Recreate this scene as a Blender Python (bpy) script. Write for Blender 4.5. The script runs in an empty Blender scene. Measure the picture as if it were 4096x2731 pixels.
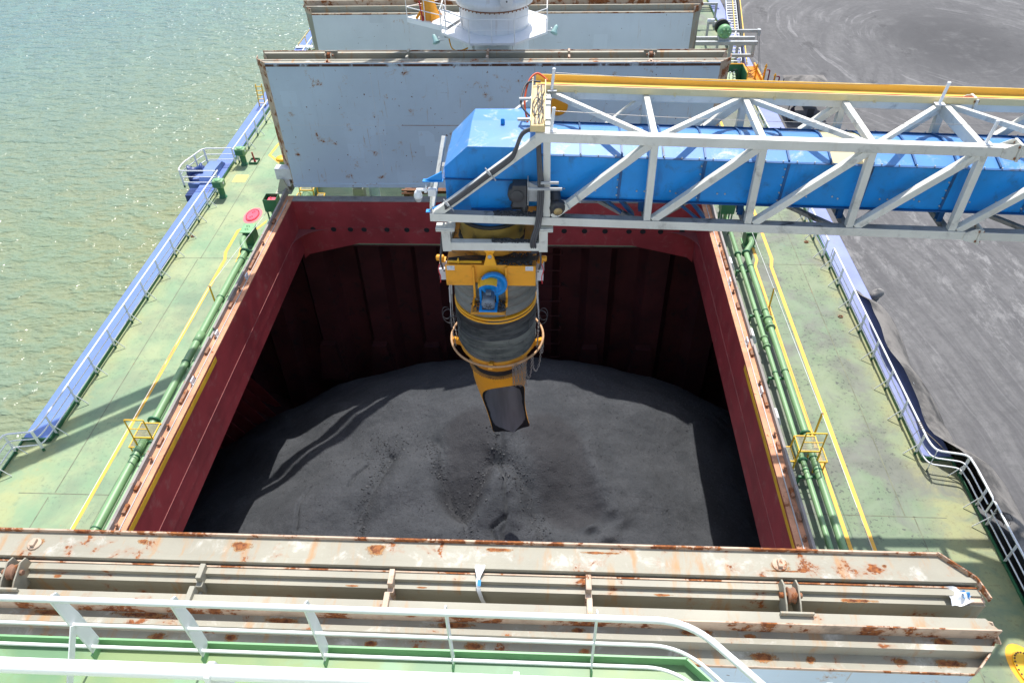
import bpy, bmesh, math, random
import numpy as np
from mathutils import Vector, Matrix
random.seed(7); rng = np.random.default_rng(7)
S = bpy.context.scene; COL = S.collection
# ---------------------------------------------------------------- camera
cam_d = bpy.data.cameras.new("camera"); cam = bpy.data.objects.new("camera", cam_d); COL.objects.link(cam)
cam_d.sensor_width = 36.0; cam_d.lens = 26.02; cam_d.clip_start = 0.05; cam_d.clip_end = 4000
_f = 1700.0
_Y = Vector((100.0, -1527.0, _f)).normalized()          # the ship's fore-aft direction seen from the camera
_X = Vector((37176.0, 534.0, -_f)).normalized(); _X = (_X - _Y * _X.dot(_Y)).normalized()
_Z = _X.cross(_Y)
cam.matrix_world = Matrix(((_X[0], -_X[1], -_X[2], 2.56), (_Y[0], -_Y[1], -_Y[2], 0.0), (_Z[0], -_Z[1], -_Z[2], 21.0), (0, 0, 0, 1)))
S.camera = cam
# ---------------------------------------------------------------- light
W = bpy.data.worlds.new("World"); S.world = W; W.use_nodes = True
_sun = Vector((0.03, 0.54, 1.0)).normalized()
_n = W.node_tree.nodes; _l = W.node_tree.links
_bg = _n['Background'] if 'Background' in _n else _n.new('ShaderNodeBackground')
_sky = _n.new('ShaderNodeTexSky'); _sky.sky_type = 'NISHITA'; _sky.sun_disc = False
_sky.sun_elevation = math.asin(_sun.z); _sky.sun_rotation = math.atan2(_sun.x, _sun.y)
_sky.air_density = 1.2; _sky.dust_density = 2.0; _sky.ozone_density = 1.0
_l.new(_sky.outputs[0], _bg.inputs[0]); _bg.inputs[1].default_value = 0.135
sun_d = bpy.data.lights.new("sun", 'SUN'); sun_d.energy = 4.0; sun_d.angle = math.radians(0.53); sun_d.color = (1.0, 0.965, 0.91)
sun_o = bpy.data.objects.new("sun", sun_d); COL.objects.link(sun_o); sun_o.rotation_euler = _sun.to_track_quat('Z', 'Y').to_euler()
S.view_settings.view_transform = 'Standard'; S.view_settings.look = 'None'; S.view_settings.gamma = 1.0
S.view_settings.exposure = 0.58; S.view_settings.use_curve_mapping = False

# ---------------------------------------------------------------- mesh helper
SCALE = 1.0; SHIFT = Vector((0, 0, 0))     # size and place of the loader boom and its chute (set where they are built)
class MB:
    def __init__(s): s.v = []; s.f = []; s.sm = []; s.mi = []
    def add(s, vs, fs, smooth=False, m=0):
        o = len(s.v); s.v.extend([tuple(map(float, p)) for p in vs])
        for f in fs: s.f.append([i + o for i in f]); s.sm.append(smooth); s.mi.append(m)
        return s
    def box(s, a, b, m=0):
        x0, y0, z0 = a; x1, y1, z1 = b
        if x0 > x1: x0, x1 = x1, x0
        if y0 > y1: y0, y1 = y1, y0
        if z0 > z1: z0, z1 = z1, z0
        return s.add([(x0,y0,z0),(x1,y0,z0),(x1,y1,z0),(x0,y1,z0),(x0,y0,z1),(x1,y0,z1),(x1,y1,z1),(x0,y1,z1)],
              [(0,3,2,1),(4,5,6,7),(0,1,5,4),(1,2,6,5),(2,3,7,6),(3,0,4,7)], False, m)
    def beam(s, p, q, w, h, up=(0,0,1), m=0):
        p = Vector(p); q = Vector(q); d = (q - p).normalized(); u = Vector(up)
        if abs(d.dot(u)) > 0.999: u = Vector((0,1,0))
        x = d.cross(u).normalized(); u = x.cross(d)
        c = [(-1,-1),(1,-1),(1,1),(-1,1)]
        vs = [p + x*(a*w/2) + u*(b*h/2) for a, b in c] + [q + x*(a*w/2) + u*(b*h/2) for a, b in c]
        return s.add(vs, [(0,1,2,3),(7,6,5,4),(0,4,5,1),(1,5,6,2),(2,6,7,3),(3,7,4,0)], False, m)
    def hbeam(s, p, q, w, h, t=0.025, up=(0,0,1), m=0):
        # rolled section: two flanges (top and bottom in the up sense) and a web
        p = Vector(p); q = Vector(q); d = (q - p).normalized(); u = Vector(up)
        x = d.cross(u).normalized(); u = x.cross(d)
        s.beam(p + u*(h/2 - t/2), q + u*(h/2 - t/2), w, t, up, m); s.beam(p - u*(h/2 - t/2), q - u*(h/2 - t/2), w, t, up, m)
        return s.beam(p, q, t, h - 2*t, up, m)
    def tube(s, pts, r, seg=8, cap=True, closed=False, m=0):
        P = [Vector(p) for p in pts]; n = len(P); R = r if isinstance(r, (list, tuple)) else [r]*n
        T = []
        for i in range(n):
            if closed: t = P[(i+1) % n] - P[i-1]
            else: t = P[min(i+1, n-1)] - P[max(i-1, 0)]
            T.append(t.normalized() if t.length > 1e-9 else Vector((0,0,1)))
        u = Vector((0,0,1)) if abs(T[0].z) < 0.9 else Vector((1,0,0))
        vs = []
        for i in range(n):
            x = T[i].cross(u)
            if x.length < 1e-6: x = T[i].cross(Vector((0,1,0)))
            x.normalize(); u = x.cross(T[i])
            for k in range(seg):
                a = 2*math.pi*k/seg; vs.append(P[i] + (x*math.cos(a) + u*math.sin(a))*R[i])
        fs = []
        for i in range(n if closed else n-1):
            j = (i+1) % n
            for k in range(seg): fs.append((i*seg+k, i*seg+(k+1) % seg, j*seg+(k+1) % seg, j*seg+k))
        s.add(vs, fs, True, m)
        if cap and not closed:
            s.add([vs[k] for k in range(seg)], [tuple(range(seg))[::-1]], False, m); s.add([vs[(n-1)*seg+k] for k in range(seg)], [tuple(range(seg))], False, m)
        return s
    def lathe(s, prof, c, seg=24, axis=(0,0,1), m=0, smooth=True, a0=0, a1=2*math.pi, caps=True):
        q = Vector((0,0,1)).rotation_difference(Vector(axis)); c = Vector(c); full = abs(a1 - a0 - 2*math.pi) < 1e-6
        k_ = seg if full else seg + 1
        vs = []
        for r, z in prof:
            for k in range(k_):
                a = a0 + (a1-a0)*k/seg; vs.append(c + q @ Vector((r*math.cos(a), r*math.sin(a), z)))
        fs = []
        for i in range(len(prof)-1):
            for k in range(seg):
                kk = (k+1) % k_; fs.append((i*k_+k, i*k_+kk, (i+1)*k_+kk, (i+1)*k_+k))
        s.add(vs, fs, smooth, m)
        if full and caps:
            if prof[0][0] > 1e-6: s.add(vs[:k_], [tuple(range(k_))[::-1]], False, m)
            if prof[-1][0] > 1e-6: s.add(vs[-k_:], [tuple(range(k_))], False, m)
        return s
    def cyl(s, p, q, r, seg=14, m=0):
        p = Vector(p); q = Vector(q); return s.lathe([(r, 0), (r, (q-p).length)], p, seg, (q-p).normalized(), m)
    def prism(s, poly, ax, a, b, m=0):
        # poly: 2-D points in the plane across axis ax ('x': (y,z), 'y': (x,z), 'z': (x,y))
        def P(u, v, t): return (t,u,v) if ax == 'x' else (u,t,v) if ax == 'y' else (u,v,t)
        n = len(poly); vs = [P(u,v,a) for u,v in poly] + [P(u,v,b) for u,v in poly]
        ar = sum(poly[i][0]*poly[(i+1) % n][1] - poly[(i+1) % n][0]*poly[i][1] for i in range(n))
        fl = (ar > 0) ^ (b > a) ^ (ax == 'y')
        fs = [tuple(range(n)), tuple(range(2*n-1, n-1, -1))] + [(i, n+i, n+(i+1) % n, (i+1) % n) for i in range(n)]
        if not fl: fs = [f[::-1] for f in fs]
        return s.add(vs, [f[::-1] for f in fs], False, m)
    def build(s, name, mats, parent=None, bevel=0, loc=None):
        me = bpy.data.meshes.new(name); o = bpy.data.objects.new(name, me); COL.objects.link(o)
        off = Vector((0,0,0))
        if parent is not None:
            o.parent = parent; p = parent
            while p is not None: off = off + Vector(p.location); p = p.parent
        elif loc is not None: o.location = loc; off = Vector(loc)
        V = np.array(s.v, dtype=float).reshape(-1, 3)*SCALE + np.array(SHIFT[:]) - np.array(off[:])
        me.from_pydata(V.tolist(), [], s.f)
        me.polygons.foreach_set('use_smooth', s.sm)
        for mt in (mats if isinstance(mats, (list, tuple)) else [mats]): me.materials.append(mt)
        me.polygons.foreach_set('material_index', s.mi); me.update()
        bm = bmesh.new(); bm.from_mesh(me); bmesh.ops.recalc_face_normals(bm, faces=bm.faces); bm.to_mesh(me); bm.free()
        if bevel:
            md = o.modifiers.new('bevel', 'BEVEL'); md.width = bevel; md.segments = 2; md.limit_method = 'ANGLE'; md.angle_limit = math.radians(40)
        return o

def tag(o, label=None, cat=None, group=None, kind=None):
    if label: o['label'] = label
    if cat: o['category'] = cat
    if group: o['group'] = group
    if kind: o['kind'] = kind
    return o
def thing(name, label, cat, loc, group=None):
    o = bpy.data.objects.new(name, None); COL.objects.link(o); o.location = Vector(loc)*SCALE + SHIFT; o.empty_display_size = 0.2
    return tag(o, label, cat, group)
def dup(root, loc, label=None):
    def cp(o, par):
        c = o.copy(); COL.objects.link(c); c.parent = par
        for ch in [k for k in bpy.data.objects if k.parent == o]: cp(ch, c)
        return c
    r = cp(root, None); r.location = loc
    if label: r['label'] = label
    return r
def fillet(P, r, n=5, closed=False):
    P = [Vector(p) for p in P]; out = []; N = len(P)
    for i in range(N):
        if not closed and i in (0, N-1): out.append(P[i]); continue
        a = P[i-1] - P[i]; b = P[(i+1) % N] - P[i]; rr = min(r, a.length*0.48, b.length*0.48)
        A = P[i] + a.normalized()*rr; B = P[i] + b.normalized()*rr
        for k in range(n+1):
            t = k/n; out.append(A*(1-t)**2 + P[i]*2*t*(1-t) + B*t*t)
    return out
def arc(c, r, a0, a1, n, z=None):
    return [(c[0]+r*math.cos(a0+(a1-a0)*k/n), c[1]+r*math.sin(a0+(a1-a0)*k/n), c[2]) for k in range(n+1)]
def spline(pts, n=8):
    P = [Vector(p) for p in pts]; out = []
    for i in range(len(P)-1):
        p0 = P[max(i-1,0)]; p1 = P[i]; p2 = P[i+1]; p3 = P[min(i+2,len(P)-1)]
        for k in range(n):
            t = k/n; out.append(0.5*((2*p1)+(p2-p0)*t+(2*p0-5*p1+4*p2-p3)*t*t+(3*p1-p0-3*p2+p3)*t**3))
    out.append(P[-1]); return out

# ---------------------------------------------------------------- materials
class NT:
    def __init__(s, name):
        s.m = bpy.data.materials.new(name); s.m.use_nodes = True; s.t = s.m.node_tree; s.t.nodes.clear()
        s.out = s.N('ShaderNodeOutputMaterial'); s.b = s.N('ShaderNodeBsdfPrincipled'); s.t.links.new(s.b.outputs[0], s.out.inputs[0])
        s.tc = s.N('ShaderNodeTexCoord'); oi = s.N('ShaderNodeObjectInfo')
        mm = s.N('ShaderNodeVectorMath'); mm.operation = 'SCALE'; s.L(oi.outputs['Random'], mm.inputs['Scale']); mm.inputs[0].default_value = (37.0, 53.0, 71.0)
        ad = s.N('ShaderNodeVectorMath'); s.L(s.tc.outputs['Object'], ad.inputs[0]); s.L(mm.outputs[0], ad.inputs[1]); s.co = ad.outputs[0]
        s.raw = s.tc.outputs['Object']
    def N(s, k): return s.t.nodes.new(k)
    def L(s, a, b): s.t.links.new(a, b)
    def put(s, v, sock):
        if hasattr(v, 'is_linked') or hasattr(v, 'links'): s.L(v, sock)
        elif isinstance(v, (tuple, list)) and len(v) == 3 and sock.type == 'RGBA': sock.default_value = (*v, 1)
        else: sock.default_value = v
    def noise(s, scale, detail=4, rough=0.55, co=None, map=None, dist=0.0, out='Fac'):
        c = co if co is not None else s.co
        if map:
            mp = s.N('ShaderNodeVectorMath'); mp.operation = 'MULTIPLY'; s.L(c, mp.inputs[0]); mp.inputs[1].default_value = map; c = mp.outputs[0]
        n = s.N('ShaderNodeTexNoise'); s.L(c, n.inputs['Vector']); n.inputs['Scale'].default_value = scale; n.inputs['Detail'].default_value = detail
        n.inputs['Roughness'].default_value = rough; n.inputs['Distortion'].default_value = dist
        return n.outputs[out]
    def ramp(s, v, lo, hi, a=0.0, b=1.0, smooth=True):
        n = s.N('ShaderNodeMapRange'); n.interpolation_type = 'SMOOTHSTEP' if smooth else 'LINEAR'; s.put(v, n.inputs[0])
        for i, x in ((1, lo), (2, hi), (3, a), (4, b)): s.put(x, n.inputs[i])
        return n.outputs[0]
    def math(s, op, a, b=0.0):
        n = s.N('ShaderNodeMath'); n.operation = op; s.put(a, n.inputs[0]); s.put(b, n.inputs[1]); return n.outputs[0]
    def mix(s, f, a, b, mode='MIX'):
        n = s.N('ShaderNodeMix'); n.data_type = 'RGBA'; n.blend_type = mode; s.put(f, n.inputs[0]); s.put(a, n.inputs[6]); s.put(b, n.inputs[7]); return n.outputs[2]
    def xyz(s, co=None):
        n = s.N('ShaderNodeSeparateXYZ'); s.L(co if co is not None else s.raw, n.inputs[0]); return n.outputs
    def bump(s, h, strength=0.3, dist=0.02, prev=None):
        n = s.N('ShaderNodeBump'); n.inputs['Strength'].default_value = strength; n.inputs['Distance'].default_value = dist; s.L(h, n.inputs['Height'])
        if prev is not None: s.L(prev, n.inputs['Normal'])
        return n.outputs[0]
    def fin(s, col, rough=0.5, metal=0.0, normal=None, spec=None):
        s.put(col, s.b.inputs['Base Color']); s.put(rough, s.b.inputs['Roughness']); s.put(metal, s.b.inputs['Metallic'])
        if normal is not None: s.L(normal, s.b.inputs['Normal'])
        if spec is not None: s.put(spec, s.b.inputs['Specular IOR Level'])
        return s.m
RUST1 = (0.135, 0.038, 0.014); RUST2 = (0.33, 0.115, 0.03)
def paint(name, c, rough=0.45, var=0.12, vs=0.8, rust=0.0, rs=2.2, streak=0.0, smap=(2.5, 2.5, 0.35), dirt=0.15, dcol=(0.09,0.08,0.07), chip=0.0, fine=0.06, spec=None, scol=(0.37, 0.21, 0.09)):
    t = NT(name); d = tuple(x*(1-var) for x in c); e = tuple(min(1, x*(1+var*0.7)) for x in c)
    col = t.mix(t.ramp(t.noise(vs, 5), 0.3, 0.7), d, e)
    f2 = t.noise(38, 3, 0.6); col = t.mix(t.ramp(f2, 0.35, 0.7, 0, fine*2), col, tuple(x*0.7 for x in c))
    if dirt: col = t.mix(t.ramp(t.noise(1.9, 7, 0.68, dist=0.4), 0.52, 0.78, 0, dirt*2.2), col, dcol)
    rg = rough
    nrm = t.bump(t.noise(9, 4), 0.08, 0.02)
    if streak: col = t.mix(t.math('MULTIPLY', t.ramp(t.noise(1.6, 6, 0.6, map=smap), 0.54, 0.72, 0, streak), 1.0), col, scol)
    if rust:
        nz = t.noise(rs, 9, 0.7, dist=0.25); th = 0.76 - 0.3*rust
        m1 = t.ramp(nz, th - 0.07, th + 0.01, 0, 0.55); m2 = t.ramp(nz, th, th + 0.03)
        rc = t.mix(t.ramp(t.noise(14, 5, 0.7), 0.35, 0.65), RUST1, RUST2)
        col = t.mix(m1, col, t.mix(0.5, col, RUST2)); col = t.mix(m2, col, rc); rg = t.ramp(m2, 0, 1, rough, 0.9)
        nrm = t.bump(t.math('MULTIPLY', m2, t.noise(30, 4)), 0.4, 0.01, nrm)
    return t.fin(col, rg, 0.0, nrm, spec)
M = {}
M['white'] = paint('white_paint', (0.80,0.81,0.81), 0.4, 0.05, dirt=0.03, fine=0.02)
M['white_gal'] = paint('white_rail', (0.80,0.81,0.82), 0.4, 0.06, dirt=0.08, rust=0.10, rs=1.4)
def face_mat(name, c, patch, rust):
    # painted plate: touched-up rectangles, scratches, rust spots with runs below them
    t = NT(name); v = t.N('ShaderNodeTexVoronoi'); v.distance = 'CHEBYCHEV'; v.inputs['Scale'].default_value = 0.85; v.inputs['Randomness'].default_value = 0.9; t.L(t.co, v.inputs['Vector'])
    sp = t.N('ShaderNodeSeparateColor'); t.L(v.outputs['Color'], sp.inputs[0])
    inside = t.ramp(v.outputs['Distance'], 0.30, 0.31, 1, 0); on = t.ramp(sp.outputs[0], 0.62, 0.63)
    col = t.mix(t.ramp(t.noise(0.35, 5), 0.3, 0.7), tuple(x*.93 for x in c), tuple(min(1, x*1.05) for x in c))
    col = t.mix(t.math('MULTIPLY', t.math('MULTIPLY', inside, on), patch), col, t.mix(sp.outputs[1], tuple(x*.86 for x in c), tuple(min(1, x*1.14) for x in c)))
    col = t.mix(t.ramp(t.noise(1.2, 7, .7, map=(1.6, 1.6, .20)), .55, .75, 0, .30), col, tuple(x*.80 for x in c))
    col = t.mix(t.ramp(t.noise(2.2, 6, .7, map=(4.0, 4.0, .25)), .62, .72, 0, .6), col, (.42,.26,.12))
    scr = t.math('MULTIPLY', t.ramp(t.noise(2.0, 5, .7, map=(.35, .35, 7.0)), .66, .69), t.ramp(t.noise(.5, 4), .52, .6)); col = t.mix(t.math('MULTIPLY', scr, .75), col, (.20,.07,.05))
    nz = t.noise(1.5, 9, .72, dist=.3); m1 = t.ramp(nz, rust-.06, rust+.01, 0, .5); m2 = t.ramp(nz, rust, rust+.025)
    col = t.mix(m1, col, (.45,.27,.13)); col = t.mix(m2, col, t.mix(t.noise(14, 4), RUST1, RUST2))
    dot = t.ramp(t.noise(6.0, 3, .5), .71, .725); col = t.mix(dot, col, (.12,.04,.025))
    return t.fin(col, t.ramp(m2, 0, 1, .48, .85), 0, t.bump(t.noise(.9, 3), .25, .06))
M['hatch_face'] = face_mat('hatch_face_paint', (0.545,0.67,0.775), .6, .64); M['hatch_face_old'] = face_mat('hatch_face_touched_up', (0.62,0.66,0.69), 1.0, .685)
M['hatch_top'] = paint('hatch_edge_cream', (0.325,0.308,0.245), 0.6, 0.12, 0.6, rust=0.44, rs=1.3, streak=0.85, smap=(2.2, 0.45, 0.45), dirt=0.12, dcol=(0.30,0.27,0.22))
M['hatch_worn'] = paint('hatch_edge_worn', (0.305,0.288,0.228), 0.65, 0.1, 0.6, rust=0.52, rs=1.5, streak=0.9, smap=(2.2, 0.45, 0.45), dirt=0.3, dcol=(0.74,0.72,0.68))
M['hatch_lip'] = paint('hatch_lip_rust', (0.52,0.40,0.30), 0.7, 0.2, 1.2, rust=0.80, rs=1.6, dirt=0.3)
M['steel_rust'] = paint('rusty_steel', (0.30,0.16,0.10), 0.85, 0.3, 2.0, rust=0.75, rs=3.0, dirt=0.3)
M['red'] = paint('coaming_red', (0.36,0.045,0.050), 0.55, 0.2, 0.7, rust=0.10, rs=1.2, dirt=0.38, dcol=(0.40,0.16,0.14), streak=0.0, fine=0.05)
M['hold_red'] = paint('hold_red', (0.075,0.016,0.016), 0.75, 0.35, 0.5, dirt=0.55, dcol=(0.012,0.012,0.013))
M['flange_rust'] = paint('flange_orange', (0.60,0.29,0.165), 0.8, 0.25, 1.3, rust=0.45, rs=2.6, dirt=0.35, dcol=(0.16,0.07,0.05))
M['bar'] = paint('bar_greybrown', (0.30,0.27,0.25), 0.8, 0.2, 1.5, rust=0.42, rs=3.0, dirt=0.3)
M['yellow'] = paint('yellow_paint', (0.90,0.41,0.015), 0.5, 0.08, dirt=0.08, chip=0)
M['yellow_worn'] = paint('yellow_worn', (0.86,0.50,0.03), 0.6, 0.12, 1.0, rust=0.12, rs=3.5, dirt=0.3, dcol=(0.30,0.16,0.05))
M['yellow_line'] = paint('yellow_line', (0.80,0.43,0.05), 0.6, 0.1, 1.2, dirt=0.18, dcol=(0.30,0.27,0.14))
M['orange'] = paint('orange_paint', (0.85,0.36,0.02), 0.45, 0.07, 0.9, dirt=0.22, dcol=(0.10,0.06,0.03), fine=0.03)
M['orange_dirty'] = paint('orange_dirty', (0.60,0.27,0.03), 0.7, 0.2, 1.2, dirt=0.9, dcol=(0.03,0.03,0.03))
M['blue'] = paint('blue_paint', (0.005,0.26,0.70), 0.45, 0.18, 0.5, streak=0.45, smap=(1.2,1.2,0.22), scol=(0.012,0.09,0.28), dirt=0.32, dcol=(0.03,0.06,0.12), fine=0.02)
M['blue_roof'] = paint('blue_dusty', (0.065,0.235,0.56), 0.5, 0.10, 0.7, dirt=0.50, dcol=(0.50,0.52,0.50), fine=0.03)
M['blue_dark'] = paint('blue_grimy', (0.010,0.09,0.26), 0.5, 0.15, 1.0, dirt=0.5, dcol=(0.02,0.025,0.03))
M['hull_blue'] = paint('hull_blue', (0.13,0.21,0.50), 0.5, 0.12, 0.5, dirt=0.16, dcol=(0.22,0.18,0.50), fine=0.03)
M['hull_blue_dusty'] = paint('hull_blue_dusty', (0.22,0.26,0.50), 0.6, 0.15, 0.6, dirt=0.4, dcol=(0.22,0.22,0.24))
M['navy'] = paint('navy_paint', (0.025,0.055,0.20), 0.4, 0.15, dirt=0.15)
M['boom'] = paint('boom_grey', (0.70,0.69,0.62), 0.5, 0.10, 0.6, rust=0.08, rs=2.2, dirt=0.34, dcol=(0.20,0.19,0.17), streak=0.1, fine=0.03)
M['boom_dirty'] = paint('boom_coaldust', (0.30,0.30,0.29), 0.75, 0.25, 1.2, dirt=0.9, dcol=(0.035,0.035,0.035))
M['tray'] = paint('tray_yellow', (0.80,0.53,0.10), 0.5, 0.05, 0.7, dirt=0.06, fine=0.02)
M['tray_pale'] = paint('tray_pale', (0.76,0.62,0.33), 0.55, 0.06, 0.7, dirt=0.1, dcol=(0.4,0.35,0.2))
M['green_pipe'] = paint('green_pipe', (0.20,0.35,0.17), 0.45, 0.12, 0.8, dirt=0.2, dcol=(0.22,0.26,0.16), rust=0.08, rs=4)
M['green_dk'] = paint('green_box', (0.035,0.16,0.075), 0.45, 0.15, dirt=0.15, rust=0.06, rs=3)
M['green_lt'] = paint('green_light', (0.20,0.42,0.20), 0.5, 0.1, dirt=0.12)
M['pink'] = paint('pink_red', (0.75,0.075,0.13), 0.5, 0.1, dirt=0.08)
M['pink_pale'] = paint('pink_pale', (0.85,0.17,0.20), 0.6, 0.1, dirt=0.12, dcol=(0.6,0.3,0.25))
M['black'] = paint('black_rubber', (0.018,0.018,0.02), 0.6, 0.2, dirt=0.1, dcol=(0.06,0.06,0.06))
M['machine'] = paint('machine_dark', (0.045,0.045,0.048), 0.5, 0.25, 3, dirt=0.4, dcol=(0.02,0.02,0.02))
M['motor'] = paint('motor_grey', (0.16,0.20,0.25), 0.45, 0.15, 2, dirt=0.25)
M['galv'] = paint('galvanised', (0.42,0.43,0.43), 0.45, 0.15, 1.5, dirt=0.2)
M['cable'] = paint('cable_grey', (0.075,0.075,0.08), 0.55, 0.15, dirt=0.2, dcol=(0.2,0.2,0.2))
M['chain'] = NT('chain_steel').fin((0.38,0.36,0.34), 0.4, 0.75)
M['canvas'] = paint('canvas_mustard', (0.34,0.23,0.05), 0.85, 0.25, 1.2, dirt=0.6, dcol=(0.05,0.045,0.03))
M['beige'] = paint('beige_deck', (0.42,0.42,0.32), 0.75, 0.15, 0.7, dirt=0.35, dcol=(0.22,0.22,0.19))
M['wood'] = paint('timber', (0.20,0.085,0.04), 0.75, 0.3, 2, dirt=0.3)
M['aluminium'] = NT('aluminium').fin((0.72,0.73,0.75), 0.35, 0.6)
M['plastic'] = paint('white_plastic', (0.68,0.70,0.72), 0.35, 0.1, 3, dirt=0.15)
M['plastic_blue'] = paint('blue_plastic', (0.08,0.35,0.72), 0.4, 0.1, dirt=0.1)
M['clothes'] = paint('dark_clothes', (0.035,0.022,0.032), 0.9, 0.2, dirt=0)
M['skin'] = NT('skin').fin((0.35,0.20,0.13), 0.6)

def deck_mat(name, side):
    t = NT(name); x = t.xyz(); co = t.raw
    n1 = t.noise(0.22, 6, 0.6, co=co); n2 = t.noise(0.9, 7, 0.65, co=co, dist=0.6); n3 = t.noise(7, 6, 0.7, co=co)
    g = t.mix(t.ramp(n1, 0.38, 0.62), (0.190,0.300,0.170), (0.305,0.355,0.190))
    g = t.mix(t.ramp(n2, 0.45, 0.72, 0, 0.5), g, (0.185,0.29,0.19))
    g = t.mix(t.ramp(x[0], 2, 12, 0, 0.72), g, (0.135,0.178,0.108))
    # coal dust and wear: heavier on the quay side
    w = t.ramp(x[0], -4, 13, 0.42, 1.25)
    st = t.ramp(t.noise(0.33, 8, 0.66, co=co, dist=0.5), 0.43, 0.60)
    g = t.mix(t.math('MULTIPLY', t.math('MULTIPLY', st, w), 0.80), g, (0.135,0.145,0.115))
    sp = t.ramp(n3, 0.53, 0.64); g = t.mix(t.math('MULTIPLY', t.math('MULTIPLY', sp, t.ramp(n2, 0.38, 0.58)), t.math('MULTIPLY', w, 0.85)), g, (0.07,0.075,0.065))
    s3 = t.ramp(t.noise(1.1, 7, 0.72, co=co, map=(1, 0.45, 1)), 0.62, 0.72); g = t.mix(t.math('MULTIPLY', s3, 0.5), g, (0.10,0.20,0.14))
    rs = t.ramp(t.noise(1.7, 9, 0.75, co=co), 0.66, 0.70); g = t.mix(t.math('MULTIPLY', rs, 0.6), g, (0.36,0.20,0.09))
    dr = t.math('MULTIPLY', t.ramp(t.noise(1.0, 7, 0.72, co=co, map=(5.0, 0.5, 1), dist=0.3), 0.60, 0.66), t.ramp(t.noise(0.4, 4, co=co), 0.44, 0.58)); g = t.mix(t.math('MULTIPLY', dr, 0.55), g, (0.10,0.13,0.09))
    ch = t.math('MULTIPLY', t.ramp(t.noise(5.0, 8, 0.8, co=co), 0.60, 0.625), t.ramp(t.noise(0.5, 4, co=co), 0.46, 0.56)); g = t.mix(t.math('MULTIPLY', ch, 0.65), g, (0.11,0.12,0.085))
    edge = t.ramp(t.math('ABSOLUTE', x[0]), 15.0, 15.85); g = t.mix(t.math('MULTIPLY', edge, t.ramp(n2, 0.35, 0.6, 0, 0.5)), g, (0.40,0.38,0.16))
    return t.fin(g, t.ramp(n2, 0.3, 0.7, 0.55, 0.8), 0, t.bump(t.noise(2.0, 6, co=co), 0.12, 0.05))
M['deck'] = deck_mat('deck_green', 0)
def upper_deck_mat():
    t = NT('upper_deck_green'); n2 = t.noise(1.6, 6, 0.6); n1 = t.noise(0.8, 3)
    g = t.mix(t.ramp(n1, 0.40, 0.60), (0.13,0.25,0.135), (0.22,0.30,0.13)); g = t.mix(t.ramp(n2, 0.5, 0.66, 0, 0.6), g, (0.19,0.36,0.24))
    g = t.mix(t.math('MULTIPLY', t.ramp(t.noise(11, 7, 0.75), 0.56, 0.66), t.ramp(t.noise(0.9, 4), 0.55, 0.68)), g, (0.09,0.12,0.11))
    return t.fin(g, 0.5, 0, t.bump(t.noise(3, 4), 0.06, 0.03))
M['upper_deck'] = upper_deck_mat()
def coal_mat():
    t = NT('coal_powder'); co = t.raw; at = t.N('ShaderNodeAttribute'); at.attribute_name = 'fresh'
    c = t.mix(t.ramp(t.noise(0.6, 7, 0.65, co=co), 0.36, 0.66), (0.046,0.050,0.056), (0.064,0.068,0.075))
    c = t.mix(t.ramp(t.noise(11, 8, 0.75, co=co), 0.42, 0.66, 0, 0.55), c, (0.027,0.028,0.031))
    c = t.mix(t.ramp(t.noise(19, 4, 0.7, co=co), 0.60, 0.70, 0, 0.6), c, (0.085,0.088,0.092))
    c = t.mix(t.math('MULTIPLY', at.outputs['Fac'], 0.62), c, (0.035,0.034,0.037))
    n = t.bump(t.noise(3.0, 10, 0.7, co=co), 0.40, 0.15); n = t.bump(t.noise(17, 8, 0.75, co=co), 0.8, 0.045, n)
    return t.fin(c, 0.85, 0, n, 0.25)
M['coal'] = coal_mat()
_t = NT('coal_lump'); M['lump'] = _t.fin(_t.mix(_t.noise(3, 3), (0.036,0.037,0.040), (0.065,0.067,0.071)), 0.6, 0, _t.bump(_t.noise(20, 4), 0.5, 0.02))
def water_mat():
    t = NT('harbour_water'); co = t.raw; x = t.xyz()
    rot = t.N('ShaderNodeMapping'); rot.inputs['Rotation'].default_value = (0, 0, math.radians(-24)); t.L(t.raw, rot.inputs['Vector']); rc = rot.outputs[0]
    band = t.noise(0.16, 4, 0.6, co=rc, map=(1.6, 0.42, 1), dist=0.5)
    rip = t.noise(0.62, 2.5, 0.5, co=co, map=(1.0, 1.9, 1.0), dist=0.5); chop = t.noise(1.7, 2.0, 0.5, co=co, map=(1.0, 1.7, 1.0), dist=0.4); fine = t.noise(2.6, 5, 0.6, co=co, map=(1.0, 1.8, 1))
    far = t.ramp(t.math('SUBTRACT', x[1], t.math('MULTIPLY', x[0], 0.9)), 60, 150)
    c = t.mix(far, (0.225,0.245,0.125), (0.145,0.250,0.225))  # bluer with distance: sky reflection painted into the base colour
    tl = t.mix(far, (0.190,0.250,0.150), (0.120,0.200,0.200))
    c = t.mix(t.ramp(rip, 0.40, 0.62, 0, 0.9), c, tl); c = t.mix(t.ramp(band, 0.38, 0.62, 0.55, 0.0), c, tl)  # wave faces tinted teal, a painted reflection of the sky
    c = t.mix(t.ramp(fine, 0.36, 0.50, 0.20, 0.0), c, (0.135,0.165,0.095)); c = t.mix(t.ramp(t.noise(0.02, 3, co=co), 0.4, 0.65, 0, 0.35), c, (0.14,0.21,0.19))
    n = t.bump(band, 1.0, 0.35); n = t.bump(rip, 1.0, 0.38, n); n = t.bump(chop, 1.0, 0.15, n)
    m = t.fin(c, 0.19, 0, n); t.b.inputs['IOR'].default_value = 1.33
    return m
M['water'] = water_mat()
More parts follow.
